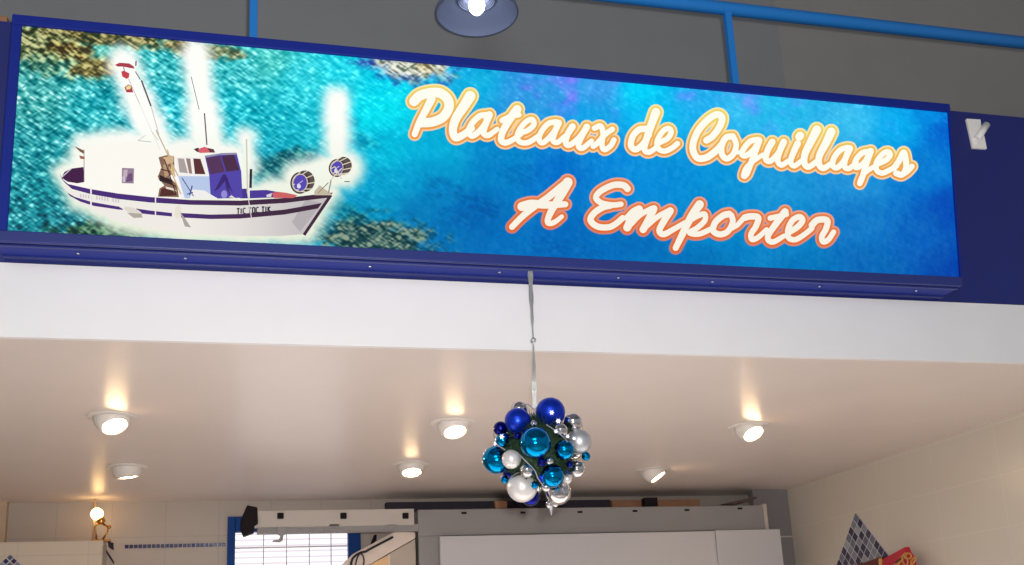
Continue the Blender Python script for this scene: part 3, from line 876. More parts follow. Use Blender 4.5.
def drum(cx, cy, r, dep, rot):
    o = film('net_drum', [ell(cx + dep, cy - dep * 0.35, r * 0.92, r, (92, 78, 76), rot=rot), ell(cx, cy, r * 0.92, r * 1.02, (70, 54, 56), rot=rot), ell(cx - 0.3, cy, r * 0.74, r * 0.86, (206, 196, 176), rot=rot), ell(cx, cy, r * 0.62, r * 0.76, (86, 74, 176), rot=rot)], 5, boat)
    sp = []
    for k in range(9):
        a = rot + k * 2 * PI / 9
        sp.append(bar((cx + math.cos(a) * r * 0.66, cy + math.sin(a) * r * 0.8), (cx + dep + math.cos(a) * r * 0.95, cy - dep * 0.35 + math.sin(a) * r), 0.9, (224, 214, 192)))
    sp.append(bar((cx - r * 0.3, cy + r * 0.2), (cx + r * 0.25, cy - r * 0.2), 0.6, (216, 210, 226)))
    sp.append(ell(cx - r * 0.12, cy + r * 0.32, r * 0.18, r * 0.2, (226, 222, 236)))
    film('drum_spokes', sp, 6, o)


drum(*T2([(340, 242)])[0], 10.8, 4.6, 0.1)
drum(*T2([(548, 158)])[0], 9.0, 6.5, 0.25)
film('drum_arm', [bar(T2([(512, 225)])[0], T2([(575, 160)])[0], 1.1, (222, 212, 190)), bar(T2([(575, 220)])[0], T2([(535, 150)])[0], 1.0, (222, 212, 190)), bar(T2([(590, 235)])[0], T2([(620, 235)])[0], 0.9, (90, 76, 70))], 7, boat)
# name on the bow
GL = {'T': [((0, 0), (4, 0)), ((2, 0), (2, 6))], 'I': [((1, 0), (1, 6))], 'C': [((4, 0.2), (1, 0)), ((0.5, 0.3), (0.5, 5.7)), ((1, 6), (4, 5.8))], 'O': [((0.5, 0), (3.5, 0)), ((0.5, 0), (0.5, 6)), ((3.5, 0), (3.5, 6)), ((0.5, 6), (3.5, 6))],
      'K': [((0.5, 0), (0.5, 6)), ((3.8, 0), (0.8, 3)), ((1.2, 3), (3.9, 6))]}
nm = []
xx = 236.8
for ch in 'TIC TOC TIK':
    if ch == ' ': xx += 2.2; continue
    k = (xx - 237) / 35.0
    for (a, b_) in GL[ch]:
        q = lambda p: (xx + p[0] * 0.72, 208.6 - 2.4 * k + p[1] * 0.88)
        nm.append(bar(q(a), q(b_), 1.3, (40, 34, 48)))
    xx += 2.4 if ch == 'I' else 3.6
film('boat_name', nm, 4, boat)

# little things by the sign
q = on(898, 98, 1, YF - 0.06)
bow = empty('red_bow', (q.x, YF - 0.06, ZT), 'tiny red ribbon bow lying on top of the blue sign near its end', 'bow')
b = MB()
for s in (-1, 1):
    b.prism([(q.x, YF - 0.06, ZT + 0.012), (q.x + s * 0.022, YF - 0.06, ZT + 0.030), (q.x + s * 0.026, YF - 0.06, ZT + 0.004)], (0, 0.012, 0), 0.002)
b.build('loops', M['red'], bow)
b = MB().ball((q.x, YF - 0.054, ZT + 0.014), 0.009, 12, 8); b.box((q.x - 0.006, YF - 0.06, ZT), (q.x + 0.006, YF - 0.05, ZT + 0.014)); b.build('knot', M['darkred'], bow)
q = on(3, 19, 1, YF + 0.03)
tag(MB().box((q.x - 0.05, YF + 0.005, 3.6572), (q.x + 0.018, YF + 0.05, 3.682), 0.004).build('wood_block', M['card'], origin=(q.x, YF + 0.03, 3.6572)), 'small brown wooden block on the blue board beside the sign corner', 'block')
# white Y-shaped plastic piece
yb = YF - 0.001
b0 = [on(950 + a / 9.42, 105 + c / 9.42, 1, yb - 0.012) for a, c in ((158, 126), (290, 134), (297, 195), (328, 300), (350, 412), (218, 404))]
yp = empty('plastic_branch_piece', (b0[0].x, yb, b0[5].z), 'white plastic Y-shaped piece stuck on the plain end of blue board', 'plastic fitting')
MB().prism(b0, (0, 0.012, 0), 0.002).build('plate', M['plastic_white'], yp)
c0 = on(950 + 250 / 9.42, 105 + 325 / 9.42, 1, yb - 0.022); c1 = on(950 + 345 / 9.42, 105 + 185 / 9.42, 1, yb - 0.022)
MB().tube([c0, c1], 0.0145, 20).build('branch_tube', M['plastic_white'], yp)

# ------------------------------------------------------------------ blue railing
yr = YF + 0.10
r0 = on(630, -1, 1, yr); r1 = on(1024, 44.5, 1, yr)
zr = 4.083
rl = empty('railing', (1.5, yr, 3.12), 'bright blue tubular metal railing above and behind the sign', 'railing')
MB().tube([(-2.4, yr, zr), (5.4, yr, zr)], 0.027, 20).build('top_rail', M['rail'], rl)
for (px, py) in ((253.5, 16), (731, 50)):
    q = on(px, py, 1, yr)
    b = MB().box((q.x - 0.0135, yr - 0.014, 3.12), (q.x + 0.0135, yr + 0.014, zr), 0.002); b.box((q.x - 0.05, yr - 0.035, 3.12), (q.x + 0.05, yr + 0.035, 3.128))
    b.build('post', M['rail'], rl)

# ------------------------------------------------------------------ hall pendant lamp above the sign
yl = 3.78
lc = on(477.0, 13.5, 1, yl)
RL = (on(515.4, 14.5, 1, yl) - on(438.6, 14.5, 1, yl)).length / 2
lampo = empty('pendant_lamp', tuple(lc), 'round steel-blue pendant lamp with lit bulb hanging above the sign', 'lamp')
sh = MB()
k = RL
prof_in = [(k, 0.0), (k * 0.97, 0.07 * k), (k * 0.88, 0.18 * k), (k * 0.74, 0.28 * k), (k * 0.58, 0.35 * k), (k * 0.50, 0.38 * k)]
for i, rr in enumerate((0.44, 0.40, 0.36, 0.32)):
    prof_in += [(k * (rr + 0.035), (0.385 + i * 0.03) * k), (k * (rr + 0.028), (0.345 + i * 0.03) * k), (k * (rr + 0.012), (0.345 + i * 0.03) * k), (k * (rr + 0.008), (0.40 + i * 0.03) * k)]
prof_in += [(k * 0.26, 0.90 * k), (k * 0.24, 1.1 * k), (k * 0.0, 1.1 * k)]
sh.lathe(prof_in, lc, (0, 0, 1), 64)
prof_out = [(k * 1.0, 0.0), (k * 1.02, -0.015 * k), (k * 1.045, 0.0), (k * 1.02, 0.10 * k), (k * 0.93, 0.22 * k), (k * 0.78, 0.33 * k), (k * 0.6, 0.42 * k), (k * 0.52, 0.50 * k), (k * 0.42, 0.75 * k), (k * 0.30, 1.16 * k), (0, 1.16 * k)]
sh.lathe(prof_out, lc, (0, 0, 1), 64)
M['shade'] = mat('steel_blue_enamel', (112, 126, 162), 0.6, spec=0.3)
sh.build('lamp_shade', M['shade'], lampo)
bu = MB().lathe([(0.0, -0.02 * k), (0.10 * k, 0.0 * k), (0.18 * k, 0.10 * k), (0.21 * k, 0.22 * k), (0.18 * k, 0.36 * k), (0.11 * k, 0.56 * k), (0.09 * k, 0.78 * k)], lc, (0, 0, 1), 32)
bulb = bu.build('bulb', M['hall_bulb'], lampo)
MB().lathe([(0.0, 0.76 * k), (0.12 * k, 0.76 * k), (0.12 * k, 1.09 * k), (0, 1.09 * k)], lc, (0, 0, 1), 24).build('socket', M['steel'], lampo)
MB().tube([lc + Vector((0, 0, 1.15 * k)), (lc.x, lc.y, 6.2)], 0.006, 8).build('cord', M['cable'], lampo)

# ------------------------------------------------------------------ six eyeball spotlights in the ceiling
SPOTS = [(112, 416.5, (0.30, -0.42, -0.86), 'white eyeball spotlight tilted forward, nearest the left edge of the shop ceiling'),
         (127, 467, (0.12, 0.10, -0.98), 'white eyeball spotlight above the bare bulb, its lit face turned mostly away'),
         (453, 422.5, (0.08, -0.40, -0.9), 'lit ceiling spotlight just to the left of the hanging bauble ball'),
         (411, 464, (0.0, -0.30, -0.9), 'lit ceiling spotlight above the dark bolts of the sliding rail'),
         (749, 426, (0.12, -0.52, -0.82), 'brightly lit eyeball spotlight in the ceiling nearest the tiled right wall'),
         (653, 470, (0.48, -0.26, -0.84), 'white eyeball spotlight turned sideways above the white cold room front')]


SPOTF, SPOTB = 152.0, 12.0


def spotlight(px, py, d, label, proto=None):
    c = on(px, py, 2, ZC)


    d = Vector(d).normalized()
    rt = empty('ceiling_spotlight', (c.x, c.y, ZC), label, 'spotlight', 'recessed eyeball spotlights in the shop ceiling')
    r = 0.070
    MB().lathe([(0.068, 0.0), (0.068, -0.005), (0.074, -0.007), (0.090, -0.005), (0.096, -0.002), (0.096, 0.0)], (c.x, c.y, ZC), (0, 0, 1), 48, close=True).build('trim_ring', M['white_enamel'], rt)
    oc = Vector((c.x, c.y, ZC - 0.004))
    # truncated sphere whose open mouth looks along d
    pr = []
    for i in range(0, 15):
        a = PI - (PI - 0.82) * i / 14
        pr.append((r * math.sin(a) if i else 0.0, r * math.cos(a)))
    hm = r * math.cos(0.82); rm = r * math.sin(0.82)
    pr += [(rm - 0.003, hm + 0.001), (rm - 0.005, hm - 0.006)]
    e = MB().lathe(pr, oc, d, 40); e.build('eyeball_housing', M['white_enamel'], rt)
    MB().lathe([(0, hm + 0.004), (rm * 0.5, hm + 0.002), (rm - 0.006, hm - 0.004)], oc, d, 40).build('lamp_face', M['lamp'], rt)
    sl_ = bpy.data.lights.new('halogen_beam', 'SPOT'); sl_.energy = SPOTF if c.y < 5 else SPOTB; sl_.color = (1.0, 0.93, 0.86); sl_.spot_size = 1.9; sl_.spot_blend = 0.7; sl_.shadow_soft_size = 0.04
    so = bpy.data.objects.new('halogen_beam', sl_); COL.objects.link(so); so.location = oc + d * (hm + 0.02)
    dd = Vector((d.x * 0.4, -0.62 if c.y < 5 else d.y * 0.4, d.z)); so.rotation_euler = dd.to_track_quat('-Z', 'Y').to_euler()
    return rt


for s in SPOTS: spotlight(*s)

# ------------------------------------------------------------------ hanging ball of baubles
KB = 4.0375
yball = 3.20
bc = on(460 + 316 / KB, 380 + 288 / KB, 1, yball)
dist = float(np.dot(np.array(bc) - CAM, R @ np.array([0, 0, 1])))
ppm = F / dist                                       # pixels per metre at the ball
fw = (Vector(tuple(CAM)) - bc).normalized()          # towards the viewer
rt_ = Vector((0, 0, 1)).cross(fw).normalized(); up_ = fw.cross(rt_)
roll = math.radians(2.5)
rt2 = rt_ * math.cos(roll) - up_ * math.sin(roll); up2 = up_ * math.cos(roll) + rt_ * math.sin(roll)
RS = 40.0 / ppm
ballo = empty('hanging_bauble_ball', tuple(bc), 'hanging ball of blue, teal and silver christmas baubles with greenery', 'christmas ornament')
BM_ = {'royal': mat('matte_royal_blue', (18, 58, 200), 0.34, metal=0.75, coat=0.1), 'teal': mat('shiny_teal', (0, 142, 205), 0.08, metal=1.0), 'navy': mat('shiny_navy', (24, 30, 130), 0.12, metal=0.9),
       'matsilver': mat('matte_silver', (200, 200, 204), 0.42, metal=0.7), 'pearl': mat('pearl_white', (222, 216, 214), 0.32, metal=0.35), 'silver': mat('mirror_silver', (226, 222, 222), 0.06, metal=1.0)}
LEAF = mat('pine_green', (34, 62, 36), 0.7, noise=0.3, nscale=60)
GLIT = mat('silver_glitter', (176, 176, 184), 0.45, metal=0.8)
BAUB = [(367, 130, 60, 'royal', 0), (235, 165, 52, 'royal', 0), (305, 255, 62, 'teal', 10), (418, 283, 40, 'teal', 0), (147, 320, 58, 'teal', 0), (370, 385, 47, 'teal', 4), (482, 250, 50, 'matsilver', 0), (210, 318, 38, 'pearl', 0),
        (272, 362, 28, 'silver', 0), (250, 430, 62, 'pearl', 0), (395, 452, 52, 'silver', 0), (470, 362, 35, 'silver', 0), (165, 195, 30, 'navy', 0), (175, 243, 28, 'teal', 2), (508, 310, 18, 'teal', 0), (405, 207, 28, 'silver', 0),
        (240, 118, 36, 'silver', -26), (458, 172, 38, 'silver', -8), (180, 400, 17, 'teal', 0), (282, 470, 38, 'navy', -14), (330, 392, 15, 'royal', 6), (358, 502, 15, 'silver', 0), (382, 500, 13, 'silver', 0), (405, 285, 16, 'royal', -4), (330, 330, 18, 'navy', -6), (500, 285, 18, 'silver', -4), (300, 180, 14, 'silver', 0), (360, 325, 16, 'silver', -2), (235, 225, 16, 'navy', -4), (300, 420, 15, 'teal', 2), (430, 400, 20, 'pearl', -2), (440, 340, 14, 'navy', -2), (345, 430, 18, 'silver', -2)]
blist = []
for (zx, zy, zr_, mk, dz) in BAUB:
    dx = (zx - 316) / KB / ppm; dy = -(zy - 288) / KB / ppm
    rr = zr_ / KB / ppm
    rad = RS * 1.02 - rr * 0.12
    q2 = rad * rad - dx * dx - dy * dy
    dep = math.sqrt(q2) if q2 > 0 else 0.0
    c = bc + rt2 * dx + up2 * dy + fw * (dep + dz / KB / ppm)
    blist.append((c, rr, mk))
# the far side, so the ball is whole
for k in range(20):
    for _ in range(60):
        v = Vector((random.gauss(0, 1), random.gauss(0, 1), random.gauss(0, 1))).normalized()
        if v.dot(fw) > -0.25: continue
        rr = random.choice((0.03, 0.042, 0.05, 0.056)); c = bc + v * (RS * 0.98)
        if all((c - o[0]).length > (rr + o[1]) * 0.86 for o in blist):
            blist.append((c, rr, random.choice(('royal', 'teal', 'silver', 'pearl', 'navy')))); break
for (c, rr, mk) in blist:
    o = MB().ball(c, rr, 32, 20).build('bauble', BM_[mk], ballo, origin=tuple(c))
    ax = (bc - c).normalized()
    MB().lathe([(0, rr * 1.16), (rr * 0.17, rr * 1.15), (rr * 0.2, rr * 0.94), (0, rr * 0.94)], c, ax, 12).build('cap', M['steel'], o)
MB().ball(bc, RS * 0.72, 24, 16).build('core', LEAF, ballo)
lf = MB()
for k in range(900):
    v = Vector((random.gauss(0, 1), random.gauss(0, 1), random.gauss(0, 1))).normalized()
    base = bc + v * RS * 0.68
    tv = (v + Vector((random.uniform(-1, 1), random.uniform(-1, 1), random.uniform(-1, 1))) * 0.8).normalized()
    ln = random.uniform(0.032, 0.058)
    sdv = tv.orthogonal().normalized() * 0.0035
    nv = tv.cross(sdv).normalized() * 0.0012
    tip = base + tv * ln; mid = base + tv * ln * 0.55
    vs = [lf.bm.verts.new(p) for p in (base, mid + sdv, tip, mid - sdv, mid + nv)]
    for tri in ((0, 1, 4), (1, 2, 4), (2, 3, 4), (3, 0, 4), (0, 3, 1), (1, 3, 2)): lf.bm.faces.new([vs[i] for i in tri])
o = lf.build('pine_needles', LEAF, ballo); o['kind'] = 'stuff'


def zp(zx, zy, lift):
    dx = (zx - 316) / KB / ppm; dy = -(zy - 288) / KB / ppm
    q2 = (RS * lift) ** 2 - dx * dx - dy * dy
    return bc + rt2 * dx + up2 * dy + fw * (math.sqrt(q2) if q2 > 0 else 0.0)


# beaded silver strings
for pts in ([(232, 290), (262, 320), (300, 360), (315, 395), (340, 430)], [(350, 185), (385, 210), (425, 245), (440, 290)], [(240, 100), (275, 98), (300, 120)], [(135, 215), (150, 255), (185, 280)], [(430, 150), (470, 165), (495, 190)]):
    cc = catmull(pts, 4)
    b = MB()
    for p in cc: b.ball(zp(p[0], p[1], 1.16), 0.0021, 8, 6)
    b.build('bead_string', GLIT, ballo)
# glitter stars
for (zx, zy, s) in ((175, 230, 12), (370, 138, 11), (395, 172, 12), (385, 212, 10), (455, 240, 9), (430, 232, 9)):
    p = zp(zx, zy, 1.46)
    pts = []
    for j in range(12):
        a = j * PI / 6; r = (s if j % 2 == 0 else s * 0.38) / KB / ppm
        pts.append(p + rt2 * math.cos(a) * r + up2 * math.sin(a) * r)
    MB().prism(pts, -fw * 0.003).build('star', GLIT, ballo)
# foil frills under the ball and an icicle drop
b = MB()
for k in range(16):
    a = random.uniform(0, 2 * PI); r = random.uniform(0, 30)
    p = zp(400 + math.cos(a) * r, 440 + math.sin(a) * r * 0.8, 1.5)
    e = Vector((random.uniform(-1, 1), random.uniform(-1, 1), random.uniform(-1, 1))).normalized()
    b.prism([p, p + e * 0.02, p + e.orthogonal().normalized() * 0.008], fw * 0.002)
b.build('foil_frill', GLIT, ballo)
p = zp(364, 505, 1.2)
b = MB().lathe([(0, 0.006), (0.006, 0.0), (0.008, -0.010), (0.004, -0.02), (0.0, -0.034)], p + Vector((0, 0, 0.0)), (0, 0, 1), 10)
b.build('icicle_drop', GLIT, ballo)
# crinkled silver ribbon from the sign's underside down to the ball
ytop = YF - 0.10
rb = MB()
pts = []
pa = on(531.0, 286, 1, ytop); pa.z = ZB - 0.002
pb = bc + Vector((-0.004, 0, RS * 1.1))
pm = on(533.5, 340, 1, (ytop + yball) / 2 - 0.01)
for i in range(24):
    s = i / 23
    q = pa.lerp(pm, s * 2) if s < 0.5 else pm.lerp(pb, s * 2 - 1)
    w = 0.0075 + 0.002 * math.sin(i * 1.7) - (0.004 if 11 <= i <= 12 else 0)
    a = i * 0.35
    d = Vector((math.cos(a * 0.4), 0.35 * math.sin(a), 0)) * w
    n = Vector((-d.y, d.x, 0)).normalized() * 0.0016
    pts.append([rb.bm.verts.new(q + v) for v in (d + n, d - n, -d - n, -d + n)])
for a, b_ in zip(pts, pts[1:]):
    for j in range(4): rb.bm.faces.new([a[j], a[(j + 1) % 4], b_[(j + 1) % 4], b_[j]])
rb.bm.faces.new(pts[0]); rb.bm.faces.new(pts[-1][::-1])
rb.ball(pm, 0.009, 12, 8)
M['tinsel'] = mat('silver_tinsel', (196, 196, 192), 0.35, metal=0.6, bump=0.8, nscale=160)
rb.build('ribbon', M['tinsel'], ballo)

# ------------------------------------------------------------------ back of the shop: cold room
cr0 = empty('cold_room', (2.28, YC, 0), 'grey cold room with white sliding front at the back of shop', 'cold room')
XC0, XC1, ZCR = 1.075, 3.315, 2.483
YCB = YB - 0.002
b = MB().box((XC0, YC, 0), (XC1, YCB, ZCR), 0.006); b.build('body', M['grey_metal'], cr0)
b = MB().box((XC0 - 0.002, YC - 0.012, 2.325), (XC1 - 0.02, YC, ZCR - 0.004), 0.003); b.build('top_flashing', M['grey_metal'], cr0)
b = MB().box((1.192, YC - 0.045, 0.02), (2.93, YC - 0.012, 2.318), 0.003); b.build('sliding_door', M['sheet'], cr0)
b = MB().box((2.934, YC - 0.045, 0.02), (3.378, YC - 0.012, 2.322), 0.003); b.build('door_panel', M['sheet'], cr0)
sb = MB()
for (px, py) in ((464, 513), (523, 512.5), (580, 512), (635, 511), (687, 510), (740, 508.5)):
    q = on(px, py, 1, YC - 0.013)
    MB().box((q.x - 0.016, YC - 0.0145, q.z - 0.006), (q.x + 0.016, YC - 0.011, q.z + 0.006), 0.003).build('slot', M['black'], cr0)
b = MB().box((XC1 - 0.02, YC - 0.016, 2.325), (XC1 + 0.004, YC + 0.02, ZCR + 0.004), 0.002); b.build('corner_post', M['beam'], cr0)
# filler panel between cold room and right wall
fp = MB().box((XC1 + 0.006, 6.36, 0), (XR, 6.42, ZC - 0.001)); fo = fp.build('filler_panel', M['grey_dark'])
structure(fo); fo.name = 'trim_3'
b = MB().box((XC1 + 0.006, 6.352, 2.292), (XR, 6.36, 2.300)); fo2 = b.build('joint_strip', M['beam'], fo)

# sliding-door rail running past the cold room
rlr = empty('sliding_door_rail', (0.7, YC - 0.03, 2.35), 'pale sliding door rail with dark square bolts and black end cap', 'rail')
ra = on(252, 509, 1, YC - 0.05)
b = MB().box((0.10, YC - 0.05, 2.386), (XC0 - 0.03, YC - 0.014, 2.481), 0.004); b.build('upper_rail', M['beam'], rlr)
b = MB().box((0.16, YC - 0.03, 2.352), (XC0 - 0.004, YC + 0.01, 2.396), 0.004); b.box((0.53, YC - 0.04, 2.360), (1.02, YC - 0.03, 2.392), 0.002); b.build('lower_rail', M['grey_metal'], rlr)
for px in (280.5, 343.5, 405.5):
    q = on(px, 516, 1, YC - 0.055)
    b = MB().box((q.x - 0.018, YC - 0.062, q.z - 0.016), (q.x + 0.018, YC - 0.05, q.z + 0.018), 0.004)
    b.lathe([(0, -0.005), (0.007, -0.005), (0.008, 0), (0, 0)], (q.x, YC - 0.062, q.z), (0, 1, 0), 10)
    b.build('bolt', M['black'], rlr)
yc_ = YC - 0.075
cp = [on(220 + a / 8.69, 500 + c / 8.69, 1, yc_) for a, c in ((236, 44), (325, 62), (332, 205), (300, 222), (296, 280), (205, 312), (178, 250), (182, 168))]
MB().prism(cp, (0, 0.075, 0), 0.004).build('end_cap', M['black'], rlr)
hk = [on(220 + a / 8.69, 500 + c / 8.69, 1, YC - 0.055) for a, c in ((500, 235), (570, 235), (595, 285), (552, 305), (545, 350), (520, 365), (455, 362), (462, 350), (512, 342), (525, 310), (498, 295))]
MB().prism(hk, (0, 0.02, 0)).build('hook', M['grey_metal'], rlr)
for px in (452 / 8.69, 690 / 8.69):
    q = on(220 + px + 26, 529, 1, YC - 0.04)
for px in (334, 392):
    q = on(px, 526, 1, YC - 0.045); b = MB().box((q.x - 0.03, YC - 0.05, q.z - 0.012), (q.x + 0.03, YC - 0.03, q.z + 0.012), 0.003)
    b.build('roller_bracket', M['grey_metal'], rlr)

# sloping pale panel that runs down beside the cold room
yp_ = YC + 0.02
K8 = 8.69
T5 = lambda p, y: [on(340 + a / K8, 500 + c / K8, 1, y) for a, c in p]
slp = empty('sloping_panel', (0.95, yp_, 0), 'pale two-part cladding sloping down beside the cold room', 'cladding panel')
up_poly = T5([(110, 470), (490, 268), (615, 268), (655, 285), (655, 330), (240, 570), (60, 690), (20, 560)], yp_)
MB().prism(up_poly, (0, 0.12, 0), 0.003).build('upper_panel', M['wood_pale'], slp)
# lower leaf reaches the floor
lw = T5([(655, 338), (655, 600), (300, 600), (250, 570)], yp_ + 0.012)
lw2 = [lw[0], Vector((lw[1].x, lw[1].y, 0)), Vector((lw[3].x, lw[3].y, 0)), lw[3]]
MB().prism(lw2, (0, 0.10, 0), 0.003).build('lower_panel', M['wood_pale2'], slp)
q = T5([(418, 480), (436, 470), (436, 700), (418, 700)], yp_ + 0.004)
MB().prism(q, (0, 0.008, 0)).build('joint_strip', M['wood_pale'], slp)
wed = T5([(262, 562), (420, 480), (416, 700), (262, 700)], yp_ + 0.006)
MB().prism(wed, (0, 0.006, 0)).build('lit_wedge', mat('lit_wedge_peach', (236, 192, 140), 0.5), slp)  # peach colour paints the orange light on this wedge of panel
eb = T5([(150, 452), (460, 285), (480, 276), (400, 290), (330, 290), (300, 330), (260, 370)], yp_ + 0.06)
tag(MB().prism(T5([(262, 395), (300, 300), (320, 300), (318, 352)], yp_ + 0.13), (0, 0.03, 0), 0.002).build('black_pipe_end', M['black'], slp))
cb1 = MB().tube([Vector((on(350, 700, 1, yp_).x, yp_ - 0.012, 0.007))] + [on(a, c, 1, yp_ - 0.012) for a, c in catmull([(350, 700), (351, 580), (351.5, 562), (355, 556), (361, 552.5), (366, 551.5), (370, 549), (393, 537)], 2)], 0.007, 10)
tag(cb1.build('black_cable', M['cable']), 'thick black cable looping over the low end of pale panel', 'cable')
cb2 = MB().tube([Vector((on(356, 700, 1, yp_).x, yp_ - 0.032, 0.005))] + [on(a, c, 1, yp_ - 0.032) for a, c in catmull([(356, 700), (356, 580), (355.5, 566), (358, 556), (361.5, 554), (364, 560), (362, 572)], 2)], 0.0045, 10)
tag(cb2.build('thin_cable', M['cable']), 'thin dark cable loop hanging in front of the pale panel', 'cable')

# things and a painted strip of shade in the gap on top of the cold room
zt0 = ZCR + 0.0005
def gap_item(name, px0, px1, z0, z1, y0, y1, m, label, cat):
    a = on(px0, 504, 1, y0); c = on(px1, 504, 1, y0)
    o = MB().box((a.x, y0, z0), (c.x, y1, z1), 0.003).build(name, m, origin=((a.x + c.x) / 2, (y0 + y1) / 2, z0))
    return tag(o, label, cat)


gap_item('gap_shade_strip', 386, 611, zt0, 2.552, YC + 0.16, YC + 0.22, M['dark'], 'long dark strip put in for shade above rail and cold room', 'shade strip')
gap_item('wood_offcut', 495, 507, zt0, 2.532, YC + 0.02, YC + 0.06, M['card'], 'small tan wooden offcut in front of the dark strip', 'wood offcut')
gap_item('cardboard_strip', 612.5, 700, zt0, 2.542, YC + 0.12, YC + 0.2, M['card'], 'flat brown cardboard lying on top of the cold room', 'cardboard')
gap_item('black_box', 645, 658, zt0, 2.545, YC + 0.04, YC + 0.1, M['black'], 'small black box on cold room roof in front of cardboard', 'box')
pk = MB().prism([on(a, c, 1, YC + 0.05) for a, c in ((722, 504), (756, 496.5), (757, 498.5), (735, 504.8))], (0, 0.04, 0))
tag(pk.build('crumpled_packing', mat('packing', (92, 72, 66), 0.8, noise=0.4, nscale=70)), 'crumpled brown packing on the cold room roof by the corner', 'packing')

# ------------------------------------------------------------------ left: tiled partition, mosaic diamond, clip lamp
yp2 = 6.35
pa = on(103, 541, 1, yp2)
ZP = pa.z + 0.004
b = MB().box((-1.9, yp2, 0), (pa.x, yp2 + 0.22, ZP), 0.004)
po_ = structure(b.build('wall_partition', M['partition']))
ap = on(10.5, 554, 1, yp2)
mosaic('mosaic_diamond', (ap.x, yp2, ap.z), (1, 0, -1), (-1, 0, -1), (0, -1, 0), [(i, j) for i in range(8) for j in range(8)], 0.028, 0.006, 0.006,
       'diamond of dark blue mosaic tiles on the cream partition at left', 'wall mosaic')
# small dark brackets on the partition's end
br_ = empty('angle_bracket', (pa.x, yp2 + 0.1, 2.15), 'dark triangular metal bracket on the end of cream partition', 'bracket')
MB().prism([on(80 + a / 8.07, 495 + c / 8.07, 1, yp2 + 0.09) for a, c in ((222, 380), (268, 384), (270, 445), (230, 420))], (0, 0.02, 0)).build('plate', M['dark'], br_)
MB().prism([on(80 + a / 8.07, 495 + c / 8.07, 1, yp2 + 0.09) for a, c in ((205, 432), (222, 455), (276, 540), (270, 556), (212, 470))], (0, 0.02, 0)).build('strut', M['dark'], br_)
# clip lamp with bare bulb
yk = yp2 + 0.08
q = on(97, 514, 1, yk)
cl = empty('clip_lamp', (q.x, yk, ZP), 'small brass clip lamp with glowing bulb on the cream partition', 'lamp')
MB().ball(q, 0.034, 24, 16).build('bulb', M['clip_bulb'], cl)
e1 = on(103, 524, 1, yk); e2 = on(109, 527, 1, yk); e3 = on(97, 535, 1, yk)
MB().lathe([(0.014, 0.0), (0.022, 0.012), (0.022, 0.03), (0.012, 0.038), (0, 0.038)], q + (e1 - q).normalized() * 0.026, (e1 - q), 20).build('bulb_holder', M['brass'], cl)
b = MB().tube([e1, e2, on(107, 533, 1, yk), (e3.x + 0.03, yk, ZP + 0.012)], 0.006, 10); b.ball(e2, 0.012, 12, 8); b.build('swivel_arm', M['brass'], cl)
b = MB().box((e3.x - 0.03, yk - 0.03, ZP), (e3.x + 0.075, yk + 0.03, ZP + 0.012), 0.003); b.tube([(e3.x, yk, ZP + 0.01), on(95, 527, 1, yk), on(99, 522, 1, yk)], 0.005, 8); b.build('clip_base', M['brass'], cl)
e4 = on(95, 503, 1, yk + 0.03)
b = MB().tube([(e4.x, yk + 0.03, ZP), (e4.x, yk + 0.03, ZC)], 0.007, 10)
tag(b.build('cable_conduit', M['jamb'], origin=(e4.x, yk + 0.03, ZP)), 'thin pale conduit rising from partition to ceiling behind the bulb', 'conduit')

# ------------------------------------------------------------------ right: wrapped parcels on a shelf by the tiled wall
K14 = 14.63
T6 = lambda p, y: [on(860 + a / K14, 530 + c / K14, 0, y) for a, c in p]
xs = 3.48
sh0 = on(890, 590, 0, xs)
shelf = empty('wall_shelf', (XR, sh0.y, sh0.z - 0.03), 'narrow shelf on the right wall under the red parcels', 'shelf')
MB().box((3.22, sh0.y - 0.35, sh0.z - 0.03), (XR - 0.001, sh0.y + 0.35, sh0.z), 0.004).build('board', M['white_enamel'], shelf)
b = MB()
for dy in (-0.25, 0.25): b.prism([(XR - 0.001, sh0.y + dy, sh0.z - 0.03), (3.30, sh0.y + dy, sh0.z - 0.03), (XR - 0.001, sh0.y + dy, sh0.z - 0.2)], (0, 0.02, 0))
b.build('brackets', M['white_enamel'], shelf)
zs_ = sh0.z


def drop(pts):   # close a traced outline down to the shelf
    return pts + [Vector((pts[-1].x, pts[-1].y, zs_)), Vector((pts[0].x, pts[0].y, zs_))]


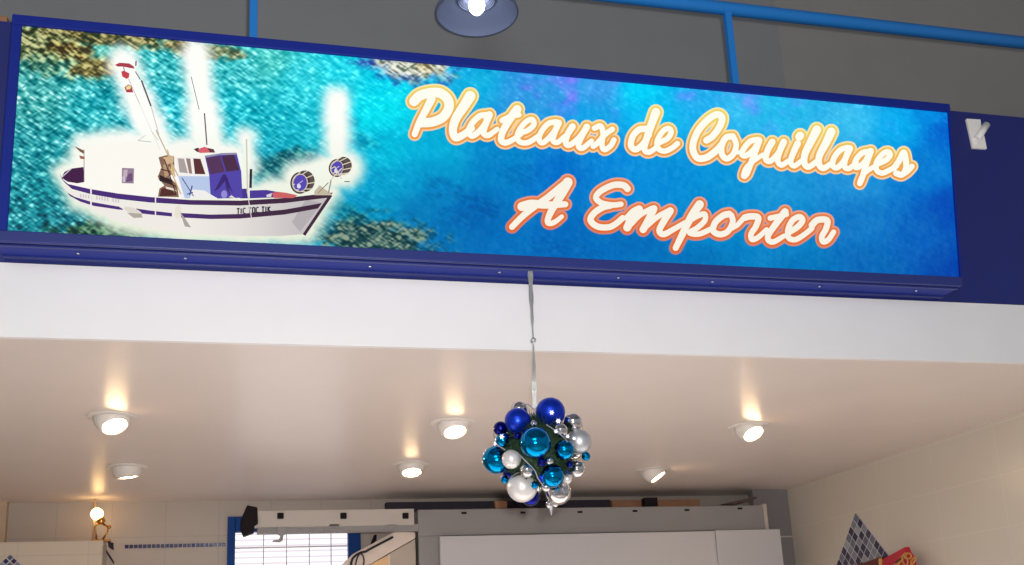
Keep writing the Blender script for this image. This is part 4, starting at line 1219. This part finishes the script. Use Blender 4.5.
g1 = empty('gift_parcel', (xs, sh0.y, zs_), 'bright red wrapped parcel with gold ribbon on the wall shelf', 'parcel')
MB().prism(drop(T6([(300, 440), (655, 245), (685, 320), (730, 380), (750, 450)], xs)), (0.03, 0, 0), 0.004).build('box', M['red'], g1)
MB().prism(T6([(480, 520), (560, 420), (650, 330), (700, 350), (610, 450), (540, 540)], xs - 0.004), (0.012, 0, 0), 0.002).build('ribbon', M['gold'], g1)
b = MB()
pr_ = T6([(700, 380)], xs - 0.01)[0]
for (dy, dz, ang) in ((0.0, 0.0, 0.3), (0.03, -0.02, 1.2), (-0.04, -0.03, -0.5)):
    pp = []
    for i in range(17):
        a = 2 * PI * i / 16
        pp.append(pr_ + Vector((0.006 * math.sin(a), math.cos(a) * 0.028 * math.cos(ang) + dy - math.sin(a) * 0.014 * math.sin(ang), math.sin(a) * 0.014 * math.cos(ang) + math.cos(a) * 0.028 * math.sin(ang) + dz)))
    b.tube(pp, 0.004, 8)
b.build('ribbon_bow', M['gold'], g1)
b = MB().prism(T6([(500, 470), (620, 380), (640, 400), (520, 500)], xs - 0.006), (0.004, 0, 0)); b.build('ribbon_edge', M['darkred'], g1)
g2 = empty('dark_parcel', (xs, sh0.y + 0.1, zs_), 'dark red patterned parcel lying in front of the mosaic diamond', 'parcel')
MB().prism(drop(T6([(-80, 515), (60, 475), (272, 398), (292, 440)], xs + 0.045)), (0.04, 0, 0), 0.003).build('box', M['darkred'], g2)
MB().prism(T6([(270, 420), (300, 408), (318, 440), (300, 600), (276, 600)], xs - 0.006), (0.006, 0, 0), 0.001).build('gold_edge', M['gold'], g1)

# ------------------------------------------------------------------ light
w = bpy.data.worlds.new('world'); SC.world = w; w.use_nodes = True
bg = w.node_tree.nodes['Background']
bg.inputs['Color'].default_value = (0.86, 0.93, 1.0, 1); bg.inputs['Strength'].default_value = 0.30


def area(name, loc, to, size, power, col=(1, 1, 1), sy=None):
    l = bpy.data.lights.new(name, 'AREA'); l.energy = power; l.color = col; l.size = size
    if sy: l.shape = 'RECTANGLE'; l.size_y = sy
    o = bpy.data.objects.new(name, l); COL.objects.link(o); o.location = loc
    o.rotation_euler = (Vector(to) - Vector(loc)).to_track_quat('-Z', 'Y').to_euler()
    return o


# the camera's own flash, just above and right of the lens
fl_ = area('camera_flash', (0.06, -0.02, 1.68), (1.1, 3.4, 2.9), 0.05, 84, (1.0, 0.97, 0.94))
# added soft fill for highlights, behind and above the viewer; its source is unseen
area('hall_fill', (-1.5, -3.4, 4.2), (1.0, 3.4, 2.6), 3.0, 60, (0.9, 0.95, 1.0), 1.8)
